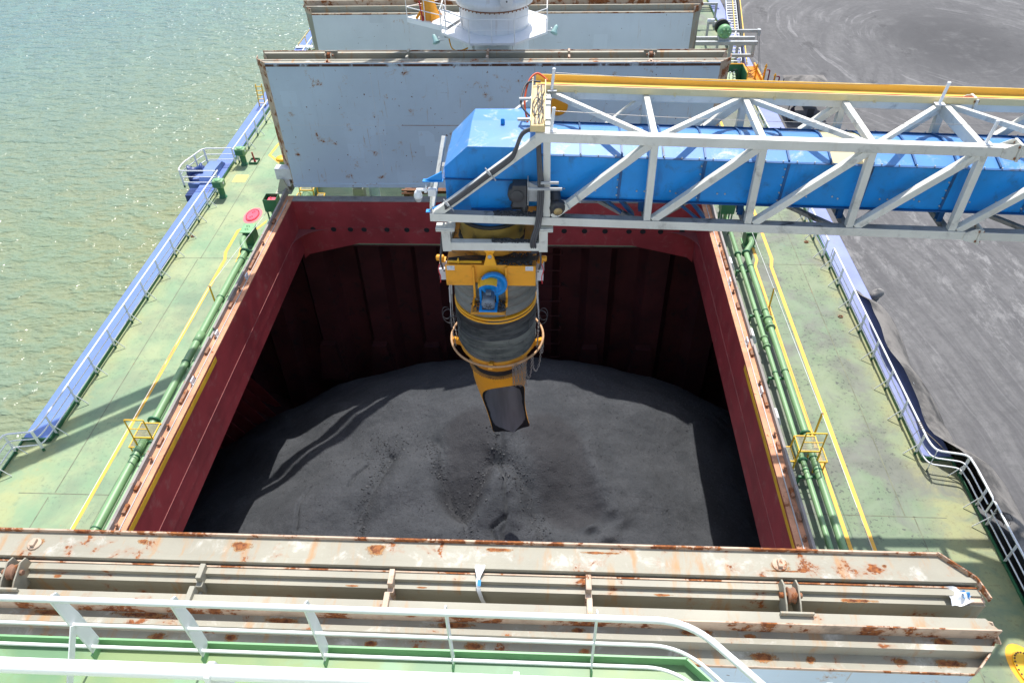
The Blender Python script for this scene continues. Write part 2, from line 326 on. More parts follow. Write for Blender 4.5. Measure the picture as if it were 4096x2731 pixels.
def quay_mat():
    t = NT('quay_asphalt'); x = t.xyz(); co = t.raw
    def cmb(u, v):
        n = t.N('ShaderNodeCombineXYZ'); t.put(u, n.inputs[0]); t.put(v, n.inputs[1]); return n.outputs[0]
    def polar(cx, cy, sq, wobble):
        dx = t.math('SUBTRACT', x[0], cx); dy = t.math('SUBTRACT', x[1], cy)
        r = t.math('SQRT', t.math('ADD', t.math('MULTIPLY', dx, dx), t.math('MULTIPLY', t.math('MULTIPLY', dy, dy), sq)))
        return t.math('ADD', r, t.math('MULTIPLY', t.noise(0.05, 3, co=co), wobble)), t.math('ARCTAN2', dy, dx), dx, dy
    r, a, dx, dy = polar(37.5, 67.0, 0.62, 5.0); r2, a2, _, _ = polar(44.0, 57.0, 0.5, 6.0)
    lx = t.math('ADD', x[0], t.math('ADD', t.math('MULTIPLY', x[1], 0.12), t.math('MULTIPLY', t.noise(0.06, 3, co=co), 4.0)))
    arcs = t.noise(1.0, 8, 0.7, co=cmb(t.math('MULTIPLY', r, 1.0), t.math('MULTIPLY', a, 2.2))); arcs2 = t.noise(1.0, 7, 0.7, co=cmb(t.math('MULTIPLY', r2, 0.9), t.math('MULTIPLY', a2, 3.0)))
    lines = t.noise(1.0, 8, 0.7, co=cmb(t.math('MULTIPLY', lx, 1.5), t.math('MULTIPLY', x[1], 0.13)))
    fb = t.ramp(t.math('ADD', x[1], t.math('MULTIPLY', t.math('SUBTRACT', x[0], 20), 0.3)), 38, 54)
    blend = t.ramp(t.noise(0.045, 3, co=co), 0.40, 0.58)
    st = t.mix(fb, lines, t.mix(blend, arcs, arcs2))
    big = t.noise(0.10, 6, 0.6, co=co); fine = t.noise(3.0, 8, 0.7, co=co)
    c = t.mix(t.ramp(st, 0.36, 0.66), (0.082,0.080,0.083), (0.138,0.135,0.135))
    c = t.mix(t.ramp(big, 0.40, 0.66, 0, 0.7), c, (0.072,0.070,0.073))
    # thin pale tyre tracks in bundles
    tk = t.ramp(t.noise(1.0, 3, 0.6, co=cmb(t.math('MULTIPLY', r, 2.4), t.math('MULTIPLY', a, 1.3))), 0.52, 0.68); tk = t.math('MULTIPLY', tk, t.ramp(t.noise(1.0, 4, 0.6, co=cmb(t.math('MULTIPLY', r, 0.35), t.math('MULTIPLY', a, 1.7))), 0.44, 0.60))
    c = t.mix(t.math('MULTIPLY', t.math('MULTIPLY', t.math('MULTIPLY', tk, fb), t.ramp(r, 5, 10)), 0.62), c, (0.26,0.255,0.255))
    tl = t.ramp(t.noise(1.0, 3, 0.6, co=cmb(t.math('MULTIPLY', lx, 4.0), t.math('MULTIPLY', x[1], 0.05))), 0.55, 0.68); c = t.mix(t.math('MULTIPLY', t.math('MULTIPLY', tl, t.ramp(fb, 0, 1, 1, 0)), 0.28), c, (0.20,0.197,0.195))
    spk = t.noise(0.9, 9, 0.78, co=co, map=(1.6, 0.55, 1)); bandx = t.ramp(t.noise(0.16, 3, 0.5, co=cmb(lx, t.math('MULTIPLY', x[1], 0.12))), 0.45, 0.62)
    pale = t.math('MULTIPLY', t.math('MULTIPLY', t.ramp(spk, 0.50, 0.62), bandx), t.ramp(fb, 0, 1, 0.55, 0.10)); c = t.mix(pale, c, (0.30,0.295,0.29))
    dk = t.math('MULTIPLY', t.ramp(r, 4, 13, 0.95, 0.0), t.ramp(t.noise(0.3, 7, 0.7, co=co), 0.28, 0.52)); c = t.mix(dk, c, (0.040,0.039,0.042))
    dk2 = t.math('MULTIPLY', t.math('MULTIPLY', t.ramp(t.noise(0.5, 7, 0.7, co=co, map=(1,.6,1)), 0.58, 0.66), fb), 0.7); c = t.mix(dk2, c, (0.035,0.034,0.036))
    c = t.mix(t.ramp(fine, 0.40, 0.68, 0, 0.45), c, (0.055,0.055,0.056))
    return t.fin(c, 0.8, 0, t.bump(fine, 0.4, 0.03))
M['quay'] = quay_mat()
def tarp_mat():
    t = NT('tarpaulin'); c = t.mix(t.ramp(t.noise(0.7, 6, 0.65), 0.35, 0.62), (0.05,0.047,0.045), (0.20,0.185,0.17))
    return t.fin(c, 0.75, 0, t.bump(t.noise(2.2, 5), 0.5, 0.08))
M['tarp'] = tarp_mat()
def hose_mat():
    t = NT('hose_fabric'); x = t.xyz(t.tc.outputs['Object'])
    c = t.mix(t.ramp(t.noise(1.0, 6, 0.65, map=(0.5,0.5,3)), 0.36, 0.64), (0.06,0.06,0.056), (0.19,0.185,0.16))
    c = t.mix(t.ramp(t.noise(2.4, 7, 0.7), 0.5, 0.7, 0, 0.6), c, (0.03,0.03,0.032))
    return t.fin(c, 0.8, 0, t.bump(t.noise(4.0, 4, 0.6), 0.15, 0.03))
M['hose'] = hose_mat()
def hose2_mat():
    t = NT('hose_fabric_black'); c = t.mix(t.ramp(t.noise(1.2, 6, 0.65, map=(0.7,0.7,4)), 0.38, 0.66), (0.02,0.02,0.021), (0.085,0.083,0.08))
    return t.fin(c, 0.75, 0, t.bump(t.noise(4.0, 4, 0.6), 0.15, 0.03))
M['hose_black'] = hose2_mat()
def hose3_mat():
    t = NT('hose_fabric_grey'); c = t.mix(t.ramp(t.noise(1.0, 6, 0.65, map=(1,1,2)), 0.35, 0.68), (0.15,0.148,0.13), (0.235,0.23,0.205))
    return t.fin(c, 0.8, 0, t.bump(t.noise(3, 5), 0.2, 0.04))
M['hose_grey'] = hose3_mat()
def grate_mat(name, c):
    return paint(name, c, 0.5, 0.1, dirt=0.2)
M['grate'] = paint('grating_steel', (0.46,0.44,0.30), 0.5, 0.1, dirt=0.2)

# ================================================================= SETTING
HX = 9.74; YN = 8.0; YF = 30.5; CT = 2.5
mb = MB()
mb.box((-900,-60,-9.4),(-17.06,1500,-9.0)); mb.box((17.06,-60,-9.4),(18.69,1500,-9.0)); mb.build('water', M['water']); tag(bpy.data.objects['water'], kind='structure')
mb = MB(); mb.box((18.7,-60,-14),(700,1500,-3.5)); tag(mb.build('quay_ground', M['quay']), kind='structure')
# ship's main deck: plating round the hatch opening
mb = MB(); T = -0.06
mb.box((-17,-12,T),(-HX-0.06,95,0)); mb.box((HX+0.06,-12,T),(17,95,0))
mb.box((-HX-0.06,-12,T),(HX+0.06,YN-0.06,0)); mb.box((-HX-0.06,YF+0.06,T),(HX+0.06,95,0))
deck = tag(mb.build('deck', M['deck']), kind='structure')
def strip(name, pts, w, mat, z=0.006):
    m_ = MB(); P = [Vector((x,y,0)) for x,y in pts]
    L = []; R = []
    for i in range(len(P)):
        d = (P[min(i+1,len(P)-1)] - P[max(i-1,0)]).normalized(); n = Vector((-d.y, d.x, 0))
        k = 1.0
        if 0 < i < len(P)-1:
            d1 = (P[i]-P[i-1]).normalized(); k = 1/max(0.5, n.dot(Vector((-d1.y, d1.x, 0))))
        L.append(P[i] + n*w*k/2); R.append(P[i] - n*w*k/2)
    n_ = len(P); vs = [(p.x,p.y,z) for p in R] + [(p.x,p.y,z) for p in L]
    m_.add(vs, [(i, i+1, n_+i+1, n_+i) for i in range(n_-1)])
    return m_.build(name, mat, deck)
YL = M['yellow_line']
strip('painted_line', [(-13.25,-5),(-13.25,29.1),(-13.42,29.7),(-13.42,31.66),(-12.75,32.3)], 0.15, YL)
strip('painted_line', [(-12.62,31.5),(-11.6,33.9),(-11.5,34.4)], 0.14, YL)
strip('painted_line', [(-12.6,28.9),(-12.62,29.4),(-12.75,30.1)], 0.14, YL)
strip('painted_line', [(-13.3,45),(-14.0,41.0),(-14.12,39.76),(-13.25,38.8),(-12.2,38.2)], 0.16, YL)
strip('painted_line', [(13.16,-5),(13.16,28.9),(13.32,29.6),(13.32,60)], 0.15, YL)
strip('painted_line', [(12.42,-5),(12.42,28.95),(12.6,29.5),(12.6,60)], 0.13, YL)
strip('painted_line', [(-15.0,36.55),(-15.0,37.35)], 0.76, paint('yellow_square', (0.82,0.58,0.15), 0.6, 0.1, dirt=0.12, dcol=(0.45,0.42,0.25))).name = 'painted_square'
SEAM = paint('weld_seam', (0.16,0.17,0.11), 0.8, 0.3, 3, rust=0.3, rs=1.0, dirt=0.3)
for pts in ([(-14.73,-5),(-14.74,14.9)],[(-14.6,15.1),(-14.62,29.1)],[(-14.5,29.15),(-14.4,60)],[(14.86,-5),(14.85,15.0)],[(14.57,15.0),(14.57,60)]): strip('weld_seam', pts, 0.035, SEAM, 0.004)
for y in (15.05, 29.2, 43.3): strip('weld_seam', [(-15.9,y),(-10.3,y)], 0.03, SEAM, 0.004); strip('weld_seam', [(10.3,y-0.05),(15.9,y-0.1)], 0.03, SEAM, 0.004)

# hull sides with the raised blue gunwale plates
hull = thing('ship_hull', 'blue ship hull along both edges of the green deck', 'ship hull', (0,20,0))
for s in (-1, 1):
    mt = M['hull_blue'] if s < 0 else M['hull_blue_dusty']
    mb = MB(); mb.prism([(s*15.97,0.02),(s*15.97,0.20),(s*16.98,0.14),(s*17.05,0.05),(s*17.05,0.02)], 'y', 17.42, 95); mb.build('gunwale_plate', mt, hull, 0.02)
    mb = MB(); mb.box((s*15.955,17.40,0.01),(s*15.925,95,0.17)); mb.box((s*15.955,17.40,0.01),(s*17.0,17.37,0.19)); mb.build('gunwale_bar', M['green_dk'], hull)
    mb = MB(); mb.box((s*17.0,-12,-14),(s*17.05,95,0.018)); mb.build('hull_side', mt, hull)
    mb = MB(); mb.box((s*17.02,-12,0.02),(s*16.97,17.36,0.10)); mb.build('edge_bar', M['green_dk'], hull)

# ================================================================= HATCH COAMING
coam = thing('hatch_coaming', 'dark red hatch coaming with rusty orange rim round the open hold', 'hatch coaming', (0,19,0))
for s in (-1, 1):
    mb = MB(); mb.box((s*HX,YN,0.08),(s*(HX+0.05),YF,CT-0.06)); side = mb.build('side_plate', M['red'], coam)
    mb = MB(); mb.box((s*(HX+0.004),YN,-0.5),(s*(HX+0.05),YF,0.08)); mb.build('skirt_plate', M['red'], coam)
    mb = MB(); mb.box((s*HX,YN-0.4,CT-0.06),(s*(HX+0.40),YF+0.45,CT)); fl = mb.build('rim_flange', M['flange_rust'], coam, 0.01)
    mb = MB(); mb.box((s*(HX+0.17),YN,CT+0.002),(s*(HX+0.20),YF,CT+0.035)); mb.build('seal_bar', M['galv'], fl)
    mb = MB(); y = YN
    segs = [(YN-0.4, 20.4, 0.22), (20.4, 20.9, 0.10), (20.9, 30.2, 0.22)]
    for a, b, h in segs: mb.box((s*(HX+0.37),a,CT-0.10),(s*(HX+0.46),b,CT+h))
    mb.box((s*(HX+0.37),30.2,CT-0.1),(s*(HX+0.46),33.2,CT+0.26)); mb.build('retaining_bar', M['bar'], coam, 0.01)
    mb = MB(); mb.box((s*(HX+0.02),YN,CT-0.64),(s*(HX-0.004),YF,CT-0.36+0.0))
    mb = MB(); mb.box((s*(HX-0.002),YN,2.17),(s*(HX-0.006),19.65,2.38)); mb.build('yellow_stripe', M['yellow_worn'], side)
    mb = MB(); mb.box((s*(HX-0.012),YN,0.86),(s*HX,YF-1.2,0.885)); mb.build('weld_line', paint('weld_pale', (0.36,0.12,0.11), 0.6), side)
    # outside plating and stays
    mb = MB(); mb.box((s*(HX+0.055),YN,0.0),(s*(HX+0.12),YF+0.4,CT-0.07)); mb.build('outer_plate', M['green_dk'], coam)
    for y in np.arange(9.5, 30.5, 2.1):
        mb = MB(); mb.prism([(s*(HX+0.12),CT-0.07),(s*(HX+0.38),CT-0.07),(s*(HX+0.75),0.0),(s*(HX+0.12),0.0)], 'y', y-0.015, y+0.015); mb.build('stay', M['beige'], coam)
    for y in (11.3, 12.55, 13.4, 15.2, 17.1, 19.6, 22.3, 24.9, 25.55, 28.4):
        yy = y + (0.35 if s > 0 else 0); mb = MB(); L_ = 0.34 if int(y*10) % 3 else 0.62
        mb.box((s*(HX+0.24),yy,CT),(s*(HX+0.35),yy+L_,CT+0.11)); mb.build('wedge_block', M['steel_rust'], fl, 0.012)
    for y in (12.1, 14.6, 16.0, 18.35, 20.6, 23.5, 26.8):
        yy = y + (0.2 if s > 0 else 0); mb = MB()
        mb.lathe([(0.075,0),(0.075,0.02),(0.03,0.03),(0.03,0.13),(0.05,0.14),(0.05,0.17),(0.0,0.18)], (s*(HX+0.27),yy,CT), 10); mb.build('securing_bolt', M['steel_rust'], fl)
    for y in (18.0, 20.55, 24.2):
        mb = MB(); mb.box((s*(HX+0.22),y,CT+0.02),(s*(HX+0.27),y+0.30,CT+0.20)); mb.box((s*(HX+0.20),y+0.02,CT),(s*(HX+0.29),y+0.08,CT+0.05)); mb.build('toggle', M['plastic'], fl, 0.015)
# end coaming (far) with its shaped beam and discs for lightening holes, and near end
mb = MB(); n_ = 26
poly = [(-HX-0.05,2.44),(-HX-0.05,-0.9),(-9.5,-0.62),(-6.85,0.06),(6.7,0.06),(9.5,-0.62),(HX+0.05,-0.9),(HX+0.05,2.44)]
mb.prism(poly, 'y', YF+0.002, YF+0.05); endp = mb.build('end_plate', M['red'], coam)
mb = MB(); mb.box((-9.0,YF-0.012,0.985),(9.0,YF,1.01)); mb.build('weld_line', paint('weld_pale2', (0.30,0.06,0.06), 0.6), endp)
for x in (-9.03,-8.0,-7.16,-6.48,-5.34,-4.35,-3.37,-2.4,-1.4,1.4,2.4,3.37,4.36,5.35,6.51,7.18,8.03,9.06):
    mb = MB(); mb.lathe([(0.135,0),(0.135,0.012),(0.115,0.012),(0.115,0.004)], (x,YF-0.002,0.88), 16, (0,-1,0)); mb.build('lightening_hole', M['black'], endp)  # black disc painted for the dark of each hole, plate not cut
for s in (-1, 1):
    mb = MB(); pts = [(s*HX, YF)] + [(s*(HX-1.25+1.25*math.cos(a)), YF-1.25+1.25*math.sin(a)) for a in np.linspace(math.pi/2, 0, 10)]
    pts = [(s*HX,YF),(s*(HX-1.5),YF)] + [(s*(HX-1.5+1.5*math.sin(a)), YF-1.5+1.5*math.cos(a)) for a in np.linspace(0, math.pi/2, 10)][1:]
    mb.prism(pts if s > 0 else pts[::-1], 'z', 0.84, 0.87); mb.build('corner_gusset', paint('gusset_red', (0.25,0.07,0.07), 0.5), coam)
mb = MB(); mb.box((-HX,YF-0.0,CT-0.06),(HX,YF+0.45,CT)); mb.build('rim_flange', M['bar'], coam, 0.01)
mb = MB(); mb.box((-HX,YF+0.06,0.0),(HX,YF+0.12,CT-0.07)); mb.build('outer_plate', M['beige'], coam)
mb = MB(); mb.box((-HX-0.05,YN-0.05,-0.6),(HX+0.05,YN,CT)); mb.build('end_plate', M['red'], coam)
# ================================================================= HOLD BELOW DECK
hold = thing('cargo_hold', 'dark red corrugated walls of the hold behind and beside the coal', 'cargo hold', (0,20,-6))
mb = MB(); pr = []
x = -16.9; YB = 32.4
while x < 17:
    pr += [(x,YB),(x+1.15,YB),(x+1.55,YB+0.75),(x+2.7,YB+0.75),(x+3.1,YB)]; x += 3.1
pr = [(a,b) for a,b in pr if a <= 16.95]
vs = [(a,b,0) for a,b in pr] + [(a,b,-16) for a,b in pr]; k = len(pr)
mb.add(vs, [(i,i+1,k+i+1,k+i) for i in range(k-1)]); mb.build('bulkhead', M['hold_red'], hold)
for x0 in (-10.9,-7.8,-4.7,1.5,4.6,7.7):
    mb = MB(); mb.prism([(x0+0.1,-8.2),(x0+0.95,-8.2),(x0+1.3,-11),(x0-0.3,-11)], 'y', YB-0.5, YB-0.02); mb.build('stool_plate', M['hold_red'], hold)
mb = MB(); mb.box((-17,YF+0.05,-0.14),(17,33.3,-0.07)); mb.build('deck_underside', M['hold_red'], hold)
for s in (-1, 1):
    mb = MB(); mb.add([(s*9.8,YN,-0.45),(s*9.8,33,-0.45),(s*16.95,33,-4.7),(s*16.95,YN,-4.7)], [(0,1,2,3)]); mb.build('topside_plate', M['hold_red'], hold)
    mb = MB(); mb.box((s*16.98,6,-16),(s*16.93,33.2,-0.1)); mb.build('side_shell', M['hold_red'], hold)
    for y in np.arange(9.0, 32.2, 0.92):
        mb = MB(); pts = [(s*16.93,-4.7),(s*16.5,-4.75),(s*16.35,-6),(s*16.3,-9.6),(s*16.05,-10.6),(s*15.2,-12.0),(s*14.4,-13.6),(s*16.93,-14)]
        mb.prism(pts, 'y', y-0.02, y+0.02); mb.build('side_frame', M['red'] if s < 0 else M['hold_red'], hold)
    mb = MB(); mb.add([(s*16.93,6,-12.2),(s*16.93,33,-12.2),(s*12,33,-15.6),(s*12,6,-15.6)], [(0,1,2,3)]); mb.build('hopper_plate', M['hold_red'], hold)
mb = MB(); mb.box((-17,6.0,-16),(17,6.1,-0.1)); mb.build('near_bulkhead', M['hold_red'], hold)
for k in range(8):
    z = -1.6 - k*1.05; mb = MB(); mb.tube(fillet([(2.15,YB-0.02,z),(2.15,YB-0.35,z),(3.35,YB-0.35,z),(3.35,YB-0.02,z)], 0.12), 0.028, 6); mb.build('rung', M['hold_red'], hold)

# ================================================================= COAL
def vnoise(x, y, seed):
    xi = np.floor(x).astype(int); yi = np.floor(y).astype(int); fx = x-xi; fy = y-yi; fx = fx*fx*(3-2*fx); fy = fy*fy*(3-2*fy)
    def h(a, b):
        n = (a*374761393 + b*668265263 + seed*1442695041) & 0x7fffffff; n = ((n ^ (n >> 13))*1274126177) & 0x7fffffff; return ((n ^ (n >> 16)) & 0xffff)/65535.0
    return (h(xi,yi)*(1-fx)+h(xi+1,yi)*fx)*(1-fy) + (h(xi,yi+1)*(1-fx)+h(xi+1,yi+1)*fx)*fy
def fbm(x, y, sc, seed, oc=5, g=0.5):
    r = 0; a = 1; t = 0
    for o in range(oc): r = r + a*(vnoise(x*sc*2**o+17.3*o, y*sc*2**o+9.1*o, seed+o)-0.5); t += a; a *= g
    return r/t
def seg_d(x, y, pts):
    d = np.full(np.shape(x), 1e9)
    for (ax,ay),(bx,by) in zip(pts[:-1], pts[1:]):
        t = np.clip(((x-ax)*(bx-ax)+(y-ay)*(by-ay))/((bx-ax)**2+(by-ay)**2), 0, 1); d = np.minimum(d, np.hypot(x-ax-t*(bx-ax), y-ay-t*(by-ay)))
    return d
def gs(d, w): return np.exp(-(d/w)**2)
def ss(v, a, b): t = np.clip((v-a)/(b-a), 0, 1); return t*t*(3-2*t)
GULL = [[(-2.3,20.7),(-1.95,19.6),(-1.75,18.9),(-1.2,18.1),(-0.55,17.5),(-0.3,16.6),(-0.1,15.2)], [(-0.55,17.5),(-0.05,18.6),(0.25,19.4)],
        [(0.45,21.3),(0.6,20.2),(0.66,19.5)], [(0.66,19.5),(1.2,19.2),(1.9,18.2),(2.3,17.2),(2.6,16.4),(2.65,15.0)], [(-4.2,19.9),(-4.4,18.6),(-4.75,17.3),(-4.75,16.0),(-4.8,14.6)]]
CRACK = [[(0.65,19.3),(0.95,18.6),(1.02,17.9),(1.1,17.1),(0.95,16.6),(1.05,15.6)], [(-5.0,19.7),(-5.4,19.0),(-5.5,18.4)], [(1.1,17.1),(0.55,16.6),(0.75,16.2)], [(-7.2,18.6),(-7.35,17.4),(-7.2,16.4)]]
def coal_z(x, y):
    wx = x + 0.8*fbm(x, y, 0.35, 5); wy = y + 0.8*fbm(x, y, 0.35, 11)
    z = -3.2 - np.where(x < 0.8, 0.013 + 0.012*ss(y, 16.5, 23), 0.028)*(x-0.8)**2
    z = z - np.where(y > 22.5, 0.070*(y-22.5)**2*(1-0.0*(y)), 0) - np.where(y < 17, 0.02*(17-y)**2, 0)
    z = z + 0.9*fbm(wx, wy, 0.15, 21, 3) + 0.42*fbm(wx, wy, 0.42, 31, 3)
    # two fans of fresh coal below the spout, slumped towards the camera
    fl = ss(seg_d(wx, wy, [(-0.7,21.0),(-0.75,18.4)]), 1.5, 0.4); fr = ss(seg_d(wx, wy, [(2.4,20.8),(3.4,18.0)]), 1.9, 0.5)
    z = z - 0.70*fl*ss(y, 22.5, 17.2) - 0.75*fr*ss(y, 22.3, 16.6) + 0.18*gs(seg_d(wx, wy, [(4.6,20.8),(5.3,18.0)]), 0.5) + 0.18*gs(seg_d(wx, wy, [(-2.6,20.9),(-2.4,19.4)]), 0.45)
    z = z + 0.85*np.clip(1 - np.hypot((x-0.7)/3.6, (y-21.0)/3.3), 0, 1)**1.15
    # mounds
    z = z + 0.55*gs(np.hypot((wx+3.3)/1.5, (wy-18.4)/1.2), 1) + 0.40*gs(np.hypot((wx+6.3)/1.8, (wy-18.0)/1.5), 1) + 0.38*gs(np.hypot((wx-0.35)/0.8, (wy-17.9)/1.0), 1) + 0.22*gs(np.hypot((wx-1.6)/0.7, (wy-17.6)/0.9), 1)
    z = z - 0.95*ss(y, 20.0, 15.0)*gs((wx-0.9)/4.5, 1)
    z = z + 0.35*gs(np.hypot((wx+2.6)/2.4, (wy-16.2)/0.9), 1) + 0.22*gs(np.hypot((wx-6.5)/2.2, (wy-18.5)/2), 1)
    for g in GULL: z = z - 0.20*gs(seg_d(wx, wy, g), 0.45) - 0.13*gs(seg_d(wx, wy, g), 0.16)
    for c_ in CRACK:
        d = seg_d(x + 0.10*fbm(x,y,2.2,51), y + 0.10*fbm(x,y,2.2,57), c_); z = z - 0.22*gs(d, 0.05)
    for px,py,r,dp in ((4.5,16.75,0.26,0.30),(5.25,16.2,0.26,0.20),(5.2,17.3,0.30,0.15),(5.9,17.0,0.25,0.13)):
        ex = (x-px)*0.8+(y-py)*0.45; ey = -(x-px)*0.45+(y-py)*0.8; d = np.hypot(ex/1.25, ey/0.75); z = z - dp*gs(d, r) + dp*0.4*gs(np.hypot((ex)/1.3, (ey-r*1.1)/0.7), r*0.8)
    rid = fbm(wx*0.9+0.3*wy, wy*1.4, 0.9, 71, 4, 0.55); z = z + 0.10*rid
    z = z + 0.085*fbm(x, y, 2.6, 81, 4, 0.65)
    # rolled terraces on the left edge of the heap
    z = z + 0.10*np.sin((wx*0.55+wy*0.83)*2.1)*ss(x, -4, -8)*ss(y, 18, 20)
    return z
gx = np.arange(-16.85, 16.86, 0.075); gy = np.concatenate([np.arange(6.2, 13.5, 0.25), np.arange(13.5, 26, 0.06), np.arange(26, 32.36, 0.12)]); X, Y = np.meshgrid(gx, gy)
Zc = coal_z(X, Y)
ny_, nx_ = X.shape
mb = MB(); me = bpy.data.meshes.new('coal_heap'); idx = np.arange(nx_*ny_).reshape(ny_, nx_)
q = np.stack([idx[:-1,:-1], idx[:-1,1:], idx[1:,1:], idx[1:,:-1]], -1).reshape(-1, 4)
co = np.stack([X, Y, Zc], -1).reshape(-1, 3).astype(np.float32)
me.vertices.add(len(co)); me.vertices.foreach_set('co', co.ravel()); me.loops.add(q.size); me.loops.foreach_set('vertex_index', q.ravel().astype(np.int32))
me.polygons.add(len(q)); me.polygons.foreach_set('loop_start', np.arange(0, q.size, 4, dtype=np.int32)); me.polygons.foreach_set('loop_total', np.full(len(q), 4, dtype=np.int32))
me.polygons.foreach_set('use_smooth', np.ones(len(q), dtype=bool)); me.update(calc_edges=True)
wx = X + 0.8*fbm(X, Y, 0.35, 5); wy = Y + 0.8*fbm(X, Y, 0.35, 11); nf = 0.35*fbm(X, Y, 1.2, 91)
fl = ss(seg_d(wx, wy, [(-0.75,21.1),(-0.75,18.6)])+nf, 1.35, 0.75); fr = ss(seg_d(wx, wy, [(2.9,20.7),(3.6,18.2)])+nf, 1.5, 0.95)
at = me.attributes.new('fresh', 'FLOAT', 'POINT'); at.data.foreach_set('value', np.clip(np.maximum(fl, fr), 0, 1).ravel().astype(np.float32))
me.materials.append(M['coal']); coal = bpy.data.objects.new('coal_heap', me); COL.objects.link(coal)
tag(coal, 'broad grey heap of powdered coal filling the open hold', 'coal heap')
# loose lumps: along the gullies and scattered
lp = []
for g in GULL:
    L_ = sum(math.dist(a,b) for a,b in zip(g[:-1],g[1:]))
    for k in range(int(L_*120)):
        i = rng.integers(0, len(g)-1); t = rng.random(); a = g[i]; b = g[i+1]; sd = 0.16 + 0.10*rng.random()
        lp.append((a[0]+(b[0]-a[0])*t+rng.normal(0, sd), a[1]+(b[1]-a[1])*t+rng.normal(0, sd), 0.010+0.032*rng.random()**3.5))
for k in range(15000): lp.append((rng.uniform(-11.5,10.5), rng.uniform(14.2,26.5), 0.006+0.022*rng.random()**5))
for k in range(500): lp.append((rng.normal(-4.2,1.0), rng.normal(20.6,0.5), 0.010+0.03*rng.random()**3))
for k in range(60): lp.append((rng.normal(1.25,0.35), rng.normal(18.6,0.40), 0.014+0.05*rng.random()**3))
lp = np.array(lp); zl = coal_z(lp[:,0], lp[:,1])
ico = np.array([(0,0,1),(.894,0,.447),(.276,.851,.447),(-.724,.526,.447),(-.724,-.526,.447),(.276,-.851,.447),(.724,.526,-.447),(-.276,.851,-.447),(-.894,0,-.447),(-.276,-.851,-.447),(.724,-.526,-.447),(0,0,-1)])
icf = np.array([(0,1,2),(0,2,3),(0,3,4),(0,4,5),(0,5,1),(1,6,2),(2,7,3),(3,8,4),(4,9,5),(5,10,1),(6,7,2),(7,8,3),(8,9,4),(9,10,5),(10,6,1),(11,7,6),(11,8,7),(11,9,8),(11,10,9),(11,6,10)])
def lumps(P, name):
    n = len(P); V = ico[None]*P[:,None,3:4]*rng.uniform(0.65,1.3,(n,12,1)); V = V*rng.uniform(0.7,1.25,(n,1,3)) + P[:,None,:3]
    F = (icf[None] + 12*np.arange(n)[:,None,None]).reshape(-1,3)
    me = bpy.data.meshes.new(name); me.from_pydata(V.reshape(-1,3).tolist(), [], F.tolist()); me.materials.append(M['lump'])
    o = bpy.data.objects.new(name, me); COL.objects.link(o); return o
tag(lumps(np.stack([lp[:,0], lp[:,1], zl+lp[:,2]*0.3, lp[:,2]], 1), 'coal_lumps'), kind='stuff')
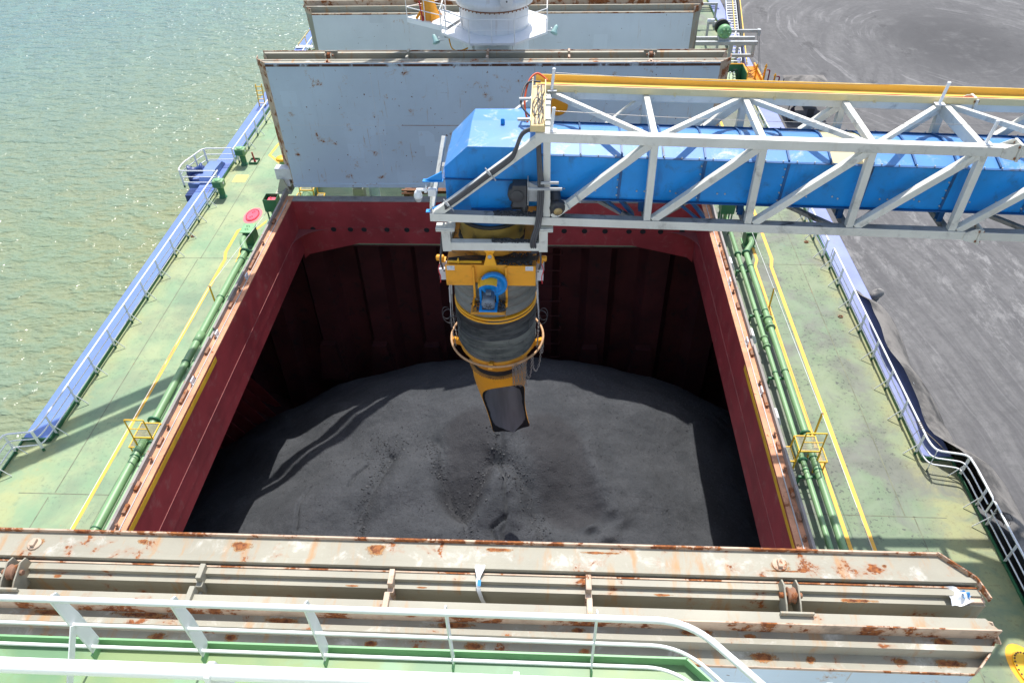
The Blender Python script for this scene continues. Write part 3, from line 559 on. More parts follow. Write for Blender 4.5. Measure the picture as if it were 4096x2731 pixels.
# ================================================================= HATCH COVER STACKS
def band_mat():
    t = NT('rust_band'); m = t.ramp(t.noise(1.3, 8, .7, map=(1,1,.6)), .37, .50); c = t.mix(m, (.50,.58,.64), t.mix(t.noise(9,4), (.03,.02,.018), (.16,.06,.03)))
    return t.fin(c, .7)
RBAND = band_mat()
def hatch_stack(name, label, y0, sg, zt, face, zb=2.85, flip=False):
    # y0: the side next to its own hold; sg: direction away from it; profile in (distance, height)
    root = thing(name, label, 'hatch cover', (0, y0 + sg*1.0, zb), 'hatch covers folded upright')
    P1 = [(0,zb-zt,'f'),(0,.05,'l'),(.035,.05,'l'),(.035,-.03,'w'),(.44,-.03,'w'),(.46,0,'w'),(.56,0,'t'),(.56,-.25,'t'),(.60,-.25,'t'),(.60,-.08,'l'),(.63,-.08,'l'),(.63,-.10,'t'),(.76,-.10,'t'),(.76,-.2,'t'),(.89,-.2,'t'),(.89,zb-zt,'t')]
    P2 = [(1.23,zb-zt,'t'),(1.23,0,'t'),(1.44,0,'l'),(1.44,.04,'l'),(1.465,.04,'l'),(1.465,-.25,'w'),(1.62,-.25,'t'),(1.62,-.18,'w'),(1.72,-.18,'t'),(1.72,-.45,'w'),(1.97,-.45,'l'),(1.985,-.45,'l'),(1.985,-.52,'f'),(1.985,zb-zt,'f')]
    def w(d): return float(np.interp(d, [0,.04,.42,.5,.62,.89,1.23,1.46,1.6,1.98], [9.7,9.72,10.13,10.2,10.21,10.28,10.05,10.22,10.15,9.75]))
    mats = [face, M['hatch_top'], M['hatch_worn'], M['hatch_lip']]; K = {'f':0,'t':1,'w':2,'l':3}
    pan = []
    for P in (P1, P2):
        mb = MB(); n = len(P)
        xs = np.linspace(-1, 1, 41)
        for i in range(n-1):
            (d0,z0,k0),(d1,z1,_) = P[i], P[i+1]
            a = [(t*w(d0), y0+sg*d0, zt+z0) for t in xs]; b = [(t*w(d1), y0+sg*d1, zt+z1) for t in xs]; m = len(xs)
            mb.add(a+b, [(j,j+1,m+j+1,m+j) for j in range(m-1)], False, K[k0])
        for t in (-1, 1): mb.add([(t*w(d), y0+sg*d, zt+z) for d,z,_ in P], [tuple(range(n))], False, 3 if P is P1 else 1)
        pan.append(mb.build('cover_panel', mats, root))
    mb = MB(); mb.box((-9.72,y0-sg*0.001,zb+0.20),(9.72,y0-sg*0.03,zb)); mb.build('bottom_flange', face, pan[0], 0.006)
    mb = MB(); mb.box((-9.6,y0-sg*0.006,zb+3.17),(9.6,y0,zb+3.182))
    for x in (-5.2, -0.1, 4.6, 7.4): mb.box((x,y0-sg*0.005,zb+0.25),(x+0.012,y0,zt-0.1))
    mb.build('weld_line', M['hatch_face_old'], pan[0])
    mb = MB(); mb.box((-4.1,y0-sg*0.009,zb+3.165),(-0.3,y0-sg*0.001,zb+3.187)); mb.build('rust_line', M['steel_rust'], pan[0])
    ye = y0 + sg*1.985
    mb = MB(); mb.box((-9.6,ye,zb+3.17),(9.6,ye+sg*0.006,zb+3.182)); mb.build('weld_line', M['hatch_face_old'], pan[1])
    mb = MB(); mb.box((-9.7,y0-sg*0.008,zt-0.11),(9.7,y0-sg*0.001,zt-0.005)); mb.build('rust_band', RBAND, pan[0])
    for t in (-1, 1):
        mb = MB()
        for a, b in ((.0,.42),(.42,.5),(.5,.89)): mb.beam((t*w(a),y0+sg*a,zt+.0),(t*w(b),y0+sg*b,zt+.0),.03,.14)
        mb.build('end_lip', M['hatch_lip'], pan[0], .008); mb = MB()
        for a, b in ((1.23,1.46),(1.46,1.75),(1.75,1.98)): mb.beam((t*w(a),y0+sg*a,zt-.06-.3*(a>1.4)),(t*w(b),y0+sg*b,zt-.06-.3*(b>1.4)),.03,.30)
        mb.build('end_lip', M['hatch_lip'], pan[1], .008)
        mb = MB(); mb.box((t*10.0,y0+sg*.62,zt-.32),(t*10.27,y0+sg*.86,zt-.14)); mb.build('end_plate', M['hatch_lip'], pan[0], .01)
    # cleats bridging the two panels and the two lifting-wheel hinges
    for x in (-3.66, -0.16, 3.38):
        mb = MB(); Yp = lambda d: y0+sg*d
        def bx(xa, xb, da, db, za, zb_): mb.box((x+xa, Yp(da), zt+za), (x+xb, Yp(db), zt+zb_))
        bx(-.05,.05,.63,.93,-.22,.03); bx(-.06,.06,.90,1.02,-.42,-.12); bx(-.05,.05,1.12,1.46,-.10,.10); bx(-.03,.03,.97,1.2,-.35,-.28); mb.build('cleat', M['hatch_top'] if x < -1 else M['hatch_lip'], root, 0.014)
    for x in (-7.1, 6.88):
        mb = MB()
        for q in (-.13, .11): mb.prism([(y0+sg*.62,zt-.2),(y0+sg*.66,zt+.10),(y0+sg*.80,zt+.16),(y0+sg*1.1,zt+.05),(y0+sg*1.34,zt-.1),(y0+sg*1.34,zt-.3),(y0+sg*.7,zt-.4)], 'x', x+q, x+q+.03)
        mb.box((x-.27,y0+sg*1.26,zt+.003),(x+.30,y0+sg*1.30,zt+.10)); hb = mb.build('hinge_bracket', M['hatch_top'], root, 0.008)
        mb = MB(); mb.lathe([(.03,-.07),(.13,-.07),(.145,-.05),(.12,-.02),(.12,.02),(.145,.05),(.13,.07),(.03,.07)], (x,y0+sg*.92,zt+.02), 20, (1,0,0)); mb.build('wheel', M['steel_rust'], hb)
        mb = MB(); mb.lathe([(.05,-.20),(.05,.19)], (x,y0+sg*.92,zt+.02), 6, (1,0,0)); mb.build('pin', M['steel_rust'], hb)
    for x in (-7.05, 6.83):
        mb = MB(); mb.lathe([(.13,0),(.13,.03),(.0,.03)], (x,y0+sg*.30,zt-.03), 12); mb.box((x-.04,y0+sg*.22,zt),(x+.04,y0+sg*.38,zt+.06)); mb.build('lifting_pad', M['hatch_lip'], root, 0.01)
    return root
st_near = hatch_stack('hatch_cover', 'folded hatch cover with rust streaked cream edges below the white rail, nearest of three', 7.76, -1, 9.0, M['hatch_face'])
st_mid = hatch_stack('hatch_cover', 'pale blue grey hatch cover standing upright just behind the blue conveyor head', 31.17, 1, 8.82, M['hatch_face'])
st_far = hatch_stack('hatch_cover', 'patched grey hatch cover standing behind the white crane pedestal, farthest of three', 41.15, -1, 8.75, M['hatch_face_old'])
mb = MB(); mb.lathe([(0.46,0),(0.46,0.03),(0.40,0.045),(0,0.045)], (2.92,31.165,6.97), 28, (0,-1,0))
for k in range(16): mb.cyl((2.92+0.36*math.cos(k*math.pi/8),31.135,6.97+0.36*math.sin(k*math.pi/8)),(2.92+0.36*math.cos(k*math.pi/8),31.10,6.97+0.36*math.sin(k*math.pi/8)),0.022,6)
mb.build('inspection_cover', M['orange'], st_mid)
# end lugs of the middle cover
for s in (-1, 1):
    mb = MB(); mb.box((s*9.7,31.3,3.15),(s*10.55,31.75,3.75)); mb.box((s*9.95,31.35,2.75),(s*10.25,31.7,3.15)); mb.build('end_lug', M['plastic'], st_mid, 0.03)
    mb = MB(); mb.prism([(s*9.95,CT+.02),(s*10.2,CT+.75),(s*10.35,CT+.75),(s*10.65,CT+.02)], 'y', 31.2, 31.23); mb.box((s*9.9,31.05,CT+.01),(s*10.7,31.9,CT+.05)); mb.build('end_stop', M['beige'], coam, 0.008)
    mb = MB(); mb.prism([(s*9.75,zz) for zz in (6.6,6.9,6.75)], 'y', 5.9, 5.95) if False else mb.box((s*9.76,5.8,5.2),(s*9.98,6.25,5.8)); mb.build('end_lug', M['plastic'], st_near, 0.03)
def stains(root, z, spots):
    for x, y, rx, ry, tail in spots:
        mb = MB(); n = 28; R_ = (.001, .35, .7, 1.0, 1.5); vs = []
        for r in R_:
            for k in range(n):
                a = 2*math.pi*k/n; yy = ry*r*math.sin(a); vs.append((x+rx*r*math.cos(a), y+(yy*(1+tail) if yy < 0 else yy), z+.002))
        mb.add(vs, [(i*n+k,i*n+(k+1) % n,(i+1)*n+(k+1) % n,(i+1)*n+k) for i in range(4) for k in range(n)])
        o = mb.build('rust_stain', STAIN, root); at = o.data.attributes.new('edge', 'FLOAT', 'POINT'); at.data.foreach_set('value', np.repeat(np.array(R_), n).astype(np.float32))
def stain_mat():
    t = NT('rust_stain'); at = t.N('ShaderNodeAttribute'); at.attribute_name = 'edge'
    e = t.math('ADD', at.outputs['Fac'], t.math('MULTIPLY', t.math('SUBTRACT', t.noise(5.0, 9, .72, dist=.3), .5), 2.6)); core = t.ramp(e, .62, .72, 1, 0); halo = t.ramp(e, .70, 1.15, .75, 0); al = t.math('MAXIMUM', core, halo)
    al = t.math('MULTIPLY', al, t.ramp(at.outputs['Fac'], 1.2, 1.48, 1, 0))
    c = t.mix(core, (.42,.21,.075), t.mix(t.ramp(t.noise(7, 7, .7), .35, .65), (.085,.025,.012), (.32,.115,.035))); t.put(al, t.b.inputs['Alpha'])
    return t.fin(c, .9, 0, t.bump(t.noise(30,5), .5, .01))
STAIN = stain_mat()
random.seed(11)
stains(st_near, 8.97, [(6.83,7.46,.16,.10,.5),(6.9,7.34,.30,.02,.2),(-7.02,7.5,.14,.08,.9),(-3.1,7.58,.20,.05,2.2),(-.55,7.60,.17,.05,3.0),(1.75,7.62,.22,.03,1.0),(3.6,7.61,.30,.02,.5),(-5.0,7.60,.10,.03,2.0),(8.7,7.50,.05,.03,.5)])
stains(st_near, 8.80, [(4.7,6.90,.20,.022,.4),(8.1,6.905,.32,.03,.5),(-.9,6.90,.12,.018,.3),(0.4,6.905,.10,.015,.3),(-6.4,6.92,.07,.03,.4)])
stains(st_near, 8.75, [(-6.2,6.24,.30,.05,.3),(-4.6,6.25,.45,.05,.2),(-2.0,6.22,.30,.05,.4),(1.0,6.24,.34,.05,.3),(3.2,6.22,.14,.05,.3),(5.2,6.25,.26,.05,.3),(6.1,6.2,.10,.05,.2),(9.3,6.22,.2,.06,.3)])
stains(st_near, 8.55, [(-4.2,5.96,.18,.07,.2),(-2.9,5.98,.14,.07,.2),(-.4,5.95,.12,.06,.3),(1.4,5.97,.18,.08,.2),(3.3,5.95,.10,.05,.2),(6.3,5.96,.22,.08,.2),(7.1,5.93,.10,.06,.2),(8.6,5.95,.12,.05,.2),(9.4,5.95,.25,.07,.2)])
# the strap tied over the near cover and a torn plastic scrap
mb = MB(); pts = [(1.42,7.28,8.985),(1.42,7.19,9.015),(1.41,7.05,8.95),(1.40,6.98,8.93),(1.42,6.85,8.83),(1.47,6.80,8.62),(1.52,6.79,8.44)]
L = [(x-0.035-0.05*(i<2),y,z+.01) for i,(x,y,z) in enumerate(pts)]; R = [(x+0.035+0.06*(i<2),y+0.01,z+.012) for i,(x,y,z) in enumerate(pts)]; n = len(pts)
mb.add(L+R, [(i,i+1,n+i+1,n+i) for i in range(n-1)], True); o = mb.build('plastic_strap', M['plastic'], loc=(1.42,7.1,9)); tag(o, 'white plastic strap tied over the channel of the near hatch cover', 'strap')
mb = MB(); mb.add([(1.40,7.0,8.955),(1.46,7.0,8.957),(1.455,6.91,8.90),(1.395,6.91,8.90)], [(0,1,2,3)]); mb.build('blue_print', M['plastic_blue'], o)
def scrap(name, c, sz, mat, label):
    mb = MB(); n = 9; vs = []
    for i in range(n):
        for j in range(n):
            u = i/(n-1)-.5; v = j/(n-1)-.5; vs.append((c[0]+u*sz[0]*(1+.3*v), c[1]+v*sz[1]*(1-.3*u), c[2]+.05*math.sin(7*u+4*v)+.04*math.cos(9*v-3*u)+.05))
    mb.add(vs, [(i*n+j,(i+1)*n+j,(i+1)*n+j+1,i*n+j+1) for i in range(n-1) for j in range(n-1)], True)
    return tag(mb.build(name, mat, loc=c), label, 'plastic scrap')
scrap('plastic_scrap', (9.82,6.98,8.86), (.42,.32,0), M['plastic'], 'torn white plastic sheet on the far right corner of the near hatch cover')
scrap('plastic_scrap', (9.93,6.99,8.90), (.16,.12,0), M['plastic_blue'], 'small blue scrap lying on the torn white plastic sheet')

# ================================================================= SHIP LOADER BOOM
def bz(x): return -0.0325*(x-2.2)
SCALE = 0.91; SHIFT = Vector((0.23, 0.0, 1.89))
boom = thing('loader_boom', 'grey lattice boom with blue conveyor casing reaching in over the hold from the quay', 'ship loader', (8,19.7,9))
YN_, YF_ = 18.43, 21.22; XE = 27.0
def P(x, y, z): return (x, y, z + bz(x))
def part(name, fn, mat, parent=boom, bevel=0.012):
    mb = MB(); fn(mb); return mb.build(name, mat, parent, bevel)
G = M['boom']; GD = M['boom_dirty']
for y in (YN_, YF_):
    part('top_chord', lambda m: m.beam(P(2.2,y,11.865), P(XE,y,11.865), .26, .27), G)
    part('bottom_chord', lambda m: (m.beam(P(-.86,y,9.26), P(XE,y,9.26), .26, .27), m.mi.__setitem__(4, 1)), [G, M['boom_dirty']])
xp = [2.53 + 2.885*k for k in range(9)]
for y in (YN_, YF_):
    for k, x in enumerate(xp):
        part('post', lambda m: m.beam(P(x,y,9.39), P(x-.02,y,11.74), .20, .20, (0,1,0)), G)
        if k < 8: part('diagonal', lambda m: m.beam(P(x+.17,y,9.38), P(xp[k+1]-.14,y,11.73), .20, .21), G)
    part('end_brace', lambda m: m.beam(P(-.68,y,9.33), P(2.32,y,11.80), .20, .24), G)
for k, x in enumerate(xp):
    h = .18 if k != 4 else .34
    part('cross_strut', lambda m: m.beam(P(x-.02,YN_+.13,11.85-(h-.18)/2), P(x-.02,YF_-.13,11.85-(h-.18)/2), .17, h), G)
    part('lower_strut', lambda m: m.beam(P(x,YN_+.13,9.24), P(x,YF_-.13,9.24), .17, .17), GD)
    if k < 8:
        a, b = (YF_-.13, YN_+.13) if k % 2 == 0 else (YN_+.13, YF_-.13)
        part('roof_brace', lambda m: m.beam(P(x+.12,a,11.88), P(xp[k+1]-.2,b,11.88), .14, .15), G)
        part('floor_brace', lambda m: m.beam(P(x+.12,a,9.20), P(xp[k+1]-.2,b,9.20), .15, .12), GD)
for y in (YN_, YF_):
    for zc, s_ in ((11.865, 1), (9.26, -1)):
        mb = MB(); x = 14.86
        mb.prism([(y-.22,zc-.22+bz(x)),(y+.22,zc-.22+bz(x)),(y+.22,zc+.26+bz(x)),(y-.22,zc+.26+bz(x))], 'x', x-.035, x-.003); mb.prism([(y-.22,zc-.22+bz(x)),(y+.22,zc-.22+bz(x)),(y+.22,zc+.26+bz(x)),(y-.22,zc+.26+bz(x))], 'x', x+.003, x+.035)
        for q in (-1, 1): mb.prism([(x-.42,zc-.13+bz(x)),(x-.04,zc-.22+bz(x)),(x-.04,zc+.26+bz(x)),(x-.15,zc+.26+bz(x)),(x-.42,zc+.13+bz(x))], 'y', y+q*.135, y+q*.155)
        fp = mb.build('splice_plate', G, boom, .006)
        mb = MB()
        for u in (-.16, .16):
            for v in (-.14, .18): mb.lathe([(.038,-.075),(.038,-.04)], (x,y+u,zc+v+bz(x)), 6, (1,0,0)); mb.lathe([(.038,.04),(.038,.075)], (x,y+u,zc+v+bz(x)), 6, (1,0,0))
        mb.build('bolt', M['steel_rust'], fp)
# conveyor casing
def casing_roof(m, a, b, lift=0.0):
    pr = [(18.83,11.12),(19.35,11.27),(20.25,11.27),(20.78,11.12)]
    vs = [P(a,y,z+lift) for y,z in pr] + [P(b,y,z+lift) for y,z in pr]
    m.add(vs, [(i,i+1,5+i,4+i) for i in range(3)])
xj = [2.30 + 1.15*k for k in range(22)]
for k in range(0, 21, 2):
    a, b = xj[k], min(xj[k+2] if k+2 < 22 else XE, XE)
    def panel(m):
        m.beam(P(a+.004,19.80,10.43), P(b-.004,19.80,10.43), 1.90, 1.34)
        for zz in (9.9,10.15,10.4,10.65,10.9): m.lathe([(.022,0),(.022,.035)], P(b-.07,18.85,zz), 6, (0,-1,0), 1)
        for q in ((.5,10.05),(.72,10.05),(1.45,10.08),(1.62,10.02)): m.lathe([(.025,0),(.025,.03)], P(a+q[0],18.85,q[1]), 6, (0,-1,0), 1)
        for q in range(5): m.lathe([(.02,0),(.02,.04)], P(a+.2+q*.48,18.78,11.14), 6, (0,0,1), 1); m.lathe([(.02,0),(.02,.05)], P(a+.2+q*.48,20.82,11.14), 6, (0,0,1), 1)
        for q in range(6): m.lathe([(.018,0),(.018,.03)], P(a+.2+q*.38,18.82,9.735), 6, (0,-1,0), 1)
    side = part('casing_panel', panel, [M['blue'], M['galv']], boom, 0)
    part('joint_flange', lambda m: (m.beam(P(b-.035,18.835,10.43), P(b+.035,18.835,10.43), .03, 1.34), m.beam(P(a,18.80,9.75), P(b,18.80,9.75), .10, .03), m.beam(P(a,18.79,11.115), P(b,18.79,11.115), .10, .02)), M['blue_dark'], side, 0)
for k in range(21):
    a, b = xj[k], min(xj[k+1], XE); cov = part('roof_panel', lambda m: casing_roof(m, a+.01, b-.01, .002 + (0.01 if k == 7 else 0)), M['tray_pale'] if k == 7 else M['blue_roof'], boom, 0)
    if k: part('roof_rib', lambda m: (m.beam(P(a,18.84,11.15), P(a,19.35,11.30), .05, .06), m.beam(P(a,19.35,11.30), P(a,20.25,11.30), .05, .06), m.beam(P(a,20.25,11.30), P(a,20.78,11.15), .05, .06)), M['blue_dark'], cov, 0)
part('casing_rim', lambda m: (m.beam(P(2.25,20.84,11.10), P(XE,20.84,11.10), .12, .04), m.beam(P(2.25,20.80,11.14), P(XE,20.80,11.14), .015, .05)), M['blue_dark'], boom, 0)
for k, x in enumerate(xp[1:]):
    for y in (19.0, 20.6): part('casing_leg', lambda m: m.hbeam(P(x-.12,y,9.32), P(x-.12,y,9.76), .16, .16, .02, (0,1,0)), M['blue_dark'], boom, 0)
    part('chute_trough', lambda m: m.prism([(18.95,9.77+bz(x)),(20.6,9.77+bz(x)),(20.3,9.52+bz(x)),(19.2,9.52+bz(x))], 'x', x+.95, x+1.65), M['blue_dark'], boom, .01)
for x in (4.1, 6.2): part('idler_arm', lambda m: (m.beam(P(x,19.0,9.75), P(x+.85,19.0,9.05), .12, .07), m.beam(P(x+.5,19.1,9.7), P(x+1.0,19.1,9.1), .22, .10)), M['blue_dark'], boom)
# head housing
def head(m):
    f = [(2.27,11.28),(.30,11.32),(-.40,10.68),(-.42,9.22),(2.27,9.42)]
    Y0, Y1 = 18.86, 21.0
    A = [(x,Y0,z) for x,z in f]; B = [(2.27,Y1,11.45),(.36,Y1,11.45),(-.36,20.85,10.78),(-.40,20.85,9.22),(2.27,20.9,9.42)]
    T2 = (.32,20.2,11.45); m.add(A+B+[T2,(2.27,20.2,11.45)], [(0,1,2,3,4),(9,8,7,6,5),(1,0,11,10),(10,11,5,6),(1,10,2),(2,10,6,7),(2,7,8,3),(3,8,9,4)])
def head_mats():
    mb = MB(); head(mb); mb.mi = [0,0,1,1,1,1,0,0]; return mb.build('head_housing', [M['blue'], M['blue_roof']], boom, 0.012)
hd = head_mats()
part('seam_flange', lambda m: (m.beam((-.46,18.83,10.33),(1.7,18.83,10.28),.06,.03), m.beam((-.47,18.8,10.33),(-.47,20.9,10.33),.07,.03)), M['blue_dark'], hd, 0)
part('lifting_eye', lambda m: m.prism([(1.17,11.43),(1.29,11.43),(1.29,11.56),(1.26,11.60),(1.20,11.60),(1.17,11.56)], 'y', 20.0, 20.03), M['blue'], hd, .004)
for z in (9.42, 10.42): part('side_bracket', lambda m: m.prism([(18.75,z),(18.75,z+.02),(19.1,z+.3),(19.1,z)], 'x', -.75, -.44) if False else (m.prism([(-.44,z),(-.95,z),(-.44,z+.28)], 'y', 18.55, 18.60), m.box((-1.0,18.5,z-.02),(-.42,18.65,z+.004))), M['blue'], hd, 0)
part('side_rail', lambda m: m.beam((-.86,18.58,9.45),(-.74,18.62,10.5),.05,.07), M['boom'], boom)
part('side_post', lambda m: m.beam((-.84,18.8,9.4),(-.55,20.3,10.9),.12,.12), G)
# drive gear and bend-pulley motor
def gear(m):
    m.lathe([(.26,0),(.28,.05),(.28,.35),(.20,.40),(.0,.40)], (1.68,18.84,10.00), 10, (0,-1,0)); m.lathe([(.19,.40),(.19,.43),(0,.43)], (1.68,18.84,10.00), 20, (0,-1,0))
    m.box((1.55,18.45,9.62),(1.95,18.84,10.32)); m.cyl((1.88,18.6,9.4),(1.88,18.6,9.66),.10,10); m.box((1.5,18.70,9.40),(2.0,18.84,9.62))
gm = part('drive_gearbox', gear, M['machine'], boom, .01)
part('motor_mount', lambda m: (m.box((1.97,18.50,9.65),(2.0,18.86,10.42)), m.prism([(1.99,10.38),(2.3,10.22),(2.3,9.74),(1.99,9.74)], 'y', 18.58, 18.62), m.box((2.0,18.6,9.75),(2.4,18.84,10.25))), M['galv'], gm, .008)
part('oil_stain', lambda m: m.add([(1.45,18.853,9.40),(2.0,18.853,9.42),(1.98,18.853,9.75),(1.56,18.853,9.72)], [(0,1,2,3)]), M['machine'], gm, 0)
def motor2(m):
    m.cyl((2.75,18.84,10.0),(2.80,18.45,9.80),.15,14); m.lathe([(.22,0),(.24,.06),(.24,.18),(.17,.24),(.17,.28),(0,.28)], (2.82,18.5,9.70), 10, (.1,-.85,-.2)); m.box((2.65,18.35,9.45),(2.98,18.6,9.66))
gm2 = part('pulley_gearbox', motor2, M['machine'], boom, .01)
part('brass_cap', lambda m: m.lathe([(.125,.28),(.125,.295),(0,.295)], (2.82,18.5,9.70), 18, (.1,-.85,-.2)), paint('brass_cap', (0.42,0.30,0.13), 0.6, 0.3, 6, rust=.3), gm2, 0)
for q in (.0,.33,.62): part('clamp', lambda m: m.beam(P(2.86+q,18.28,9.44+q*.80), P(2.70+q,18.28,9.72+q*.80), .03, .03, (0,1,0)), M['galv'], boom, 0)
# yellow cable trays
def ctray(m):
    m.beam(P(2.15,21.33,12.05), P(XE,21.33,12.05), .52, .03); m.beam(P(2.15,21.57,12.15), P(XE,21.57,12.15), .03, .22)
ct = part('cable_tray', ctray, M['tray'], boom, 0)
part('tray_lip', lambda m: m.beam(P(2.15,21.07,12.05), P(XE,21.07,12.05), .03, .20), M['tray_pale'], ct, 0)
part('red_cable', lambda m: m.tube([P(2.2+.8*i,21.2+.02*math.sin(i*2.1),12.10) for i in range(31)], .022, 6), paint('cable_red', (.6,.05,.03), .4), ct, 0)
for k in range(9): part('tray_bracket', lambda m: m.box(P(2.9+k*2.885,21.05,12.0),P(3.0+k*2.885,21.55,12.03)), M['tray_pale'], ct, 0); part('tray_clip', lambda m: m.box(P(3.3+k*2.885,21.01,11.93),P(3.36+k*2.885,21.09,12.0)), M['tray_pale'], ct, 0)
for k in range(8):
    part('splice_plate', lambda m: m.beam(P(4.2+k*2.45,21.05,12.05), P(4.7+k*2.45,21.05,12.05), .012, .15), M['tray_pale'], ct, .004)
def etray(m):
    m.box((2.06,18.32,12.16),(2.46,21.0,12.18)); m.box((2.06,18.32,12.18),(2.09,21.2,12.34)); m.box((2.43,18.32,12.18),(2.46,21.0,12.34)); m.box((2.06,18.28,12.04),(2.46,18.32,12.22))
et = part('end_tray', etray, paint('tray_cream', (0.72,0.56,0.28), .55, .05, dirt=.06), boom, 0)
for k in range(9):
    x = 2.14 + .03*k; pts = [(x+.10*math.sin(k*1.7+t*.9)*(1-abs(t-5)/6)*.6+.06*t/10, 18.4+2.5*t/10, 12.20+.012*(k % 3)) for t in range(11)]
    part('wire', lambda m: m.tube(spline(pts,3), .009+.004*(k % 2), 5), M['cable'] if k % 3 else M['galv'], et, 0)
part('wire_loop', lambda m: m.tube([(2.22+.12*math.cos(a),19.4+.55*math.sin(a),12.25) for a in np.linspace(0,6.28,24)], .012, 5), M['cable'], et, 0)
part('orange_hose', lambda m: m.tube(spline([(2.5,21.0,12.3),(2.2,21.15,12.45),(1.95,20.9,12.3),(1.85,20.4,11.9),(1.95,20.1,11.4)],5), .03, 6), paint('hose_orange', (.75,.10,.02), .45), et, 0)
part('black_hose', lambda m: m.tube(spline([(2.3,20.9,12.3),(1.9,20.8,12.3),(1.75,20.2,12.0),(1.95,19.9,11.8),(2.1,19.8,11.75)],5), .03, 6), M['cable'], et, 0)
for y in (18.9, 20.2): part('tray_support', lambda m: m.box((1.7,y,12.05),(2.62,y+.10,12.11)), M['galv'], et, .005)
# hose bundles along the end brace and down the first post
for k in range(3):
    o_ = .06*k
    part('hydraulic_hose', lambda m: m.tube(spline([(2.15,18.5+o_*.3,12.05-o_*.4),(1.85,18.40,11.95-o_*.6),(1.66,18.24,11.55-o_),(1.50,18.22,11.32-o_),(.9,18.24,10.83-o_),(.2,18.24,10.26-o_),(-.25,18.26,9.90-o_),(-.45,18.45,9.65-o_),(-.45,18.7,9.4)],6), .045-.006*k, 8), M['cable'], boom, 0)
    part('hydraulic_hose', lambda m: m.tube(spline([(2.25+.5*o_,18.5,11.6),(2.28+.7*o_,18.27,11.0),(2.30+o_,18.22,10.4),(2.27+o_,18.20,9.7),(2.22+o_,18.20,9.2),(2.08+o_,18.22,8.6),(2.12+o_,18.5,8.0)],6), .036, 8), M['cable'], boom, 0)
for q in ((.95,10.85),(-.28,9.86)): part('hose_clamp', lambda m: (m.beam((q[0]-.12,18.21,q[1]+.16),(q[0]+.16,18.21,q[1]-.22),.02,.05,(0,1,0)), m.beam((q[0]-.07,18.17,q[1]+.10),(q[0]+.02,18.17,q[1]-.02),.06,.07,(0,1,0))), M['galv'], boom, 0)
for z in (10.36, 10.55): part('post_bracket', lambda m: m.box((2.35 if z > 10.4 else 2.0,18.14,z),(2.95 if z < 10.4 else 2.85,18.20,z+.07)), M['galv'], boom, .004)
# lifeline stanchions and their wires
for x, y in ((2.62,18.45),(2.62,21.05),(14.05,18.5),(13.75,20.9)):
    part('lifeline_post', lambda m: (m.cyl(P(x,y,12.0), P(x+.06,y,12.62), .045, 10), m.box(P(x-.12,y-.1,12.0), P(x+.15,y+.1,12.03)), m.lathe([(.05,0),(.05,.03),(0,.04)], P(x+.06,y,12.62), 10)), M['white_gal'], boom, 0)
for y in (18.47, 20.98): part('lifeline_wire', lambda m: m.tube([P(2.7+ .7*i, y, 12.55-.10*math.sin(i/16*math.pi)) for i in range(17)], .008, 5), M['chain'], boom, 0)
# coal spilled on the chords
def spill(n, x0, x1, y0, y1, z, name, parent):
    P_ = np.stack([rng.uniform(x0,x1,n), rng.uniform(y0,y1,n), np.zeros(n), .012+.04*rng.random(n)**2], 1); P_[:,2] = z - 0.0325*(P_[:,0]-2.2)*(z > 8.5) + P_[:,3]*.4
    P_ = P_*SCALE; P_[:,:3] += np.array(SHIFT[:]); o = lumps(P_, name); o.parent = parent; o.data.transform(Matrix.Translation(-Vector(parent.location))); o['kind'] = 'stuff'; return o
spill(320, 1.0, 2.35, 18.33, 18.55, 9.395, 'spilled_coal', boom)

# ================================================================= LOADING CHUTE
CX, CY = .83, 19.7
chute = thing('loading_chute', 'orange and grey telescopic coal chute hanging under the boom over the heap', 'loading chute', (CX,CY,5))
def cp(name, fn, mat, parent=chute, bevel=0.0):
    mb = MB(); fn(mb); return mb.build(name, mat, parent, bevel)
def hang(m):
    for y in (18.42, 21.1):
        for x in (-.45, 2.44): m.box((x-.13,y-.11,8.16),(x+.13,y+.11,8.90)); m.box((x-.28,y-.17,8.90),(x+.28,y+.17,8.95)); m.box((x-.28,y-.17,8.96),(x+.28,y+.17,9.01))
        m.box((-.32,y-.11,8.20),(2.31,y+.11,8.48))
    for x in (-.45, 2.44): m.box((x-.10,18.53,8.2),(x+.10,20.99,8.42))
cp('hanging_frame', hang, M['boom'], chute, .012)
cp('frame_floor', lambda m: (m.box((-.4,18.5,8.15),(2.4,18.72,8.19)), m.box((-.4,20.7,8.15),(2.4,21.0,8.19)), m.box((-.4,18.72,8.15),(-.2,20.7,8.19)), m.box((1.86,18.72,8.15),(2.4,20.7,8.19))), M['orange_dirty'], chute, .004)
cp('inlet_pipe', lambda m: m.lathe([(.98,0),(1.0,.02),(1.0,.55)], (CX,CY,8.80), 32), M['blue_dark'])
cp('clamp_ring', lambda m: m.lathe([(.99,0),(1.06,.01),(1.06,.10),(1.0,.11)], (CX,CY,8.70), 32), M['black'])
def collar(m):
    n = 48; vs = []
    for z, r in ((8.76,.99),(8.6,.95),(8.4,.97),(8.2,1.0),(7.95,1.04)):
        for k in range(n): a = 2*math.pi*k/n; rr = r + .022*math.sin(9*a+z*3)+.014*math.sin(17*a); vs.append((CX+rr*math.cos(a), CY+rr*math.sin(a), z))
    m.add(vs, [(i*n+k,i*n+(k+1) % n,(i+1)*n+(k+1) % n,(i+1)*n+k) for i in range(4) for k in range(n)], True)
cp('canvas_collar', collar, M['canvas'])
cp('collar_ring', lambda m: m.lathe([(1.02,0),(1.10,.03),(1.10,.10),(1.04,.12)], (CX,CY,7.96), 32), M['black'])
cp('orange_cone', lambda m: m.lathe([(.92,0),(1.0,.36)], (CX,CY,7.62), 32), M['orange_dirty'])
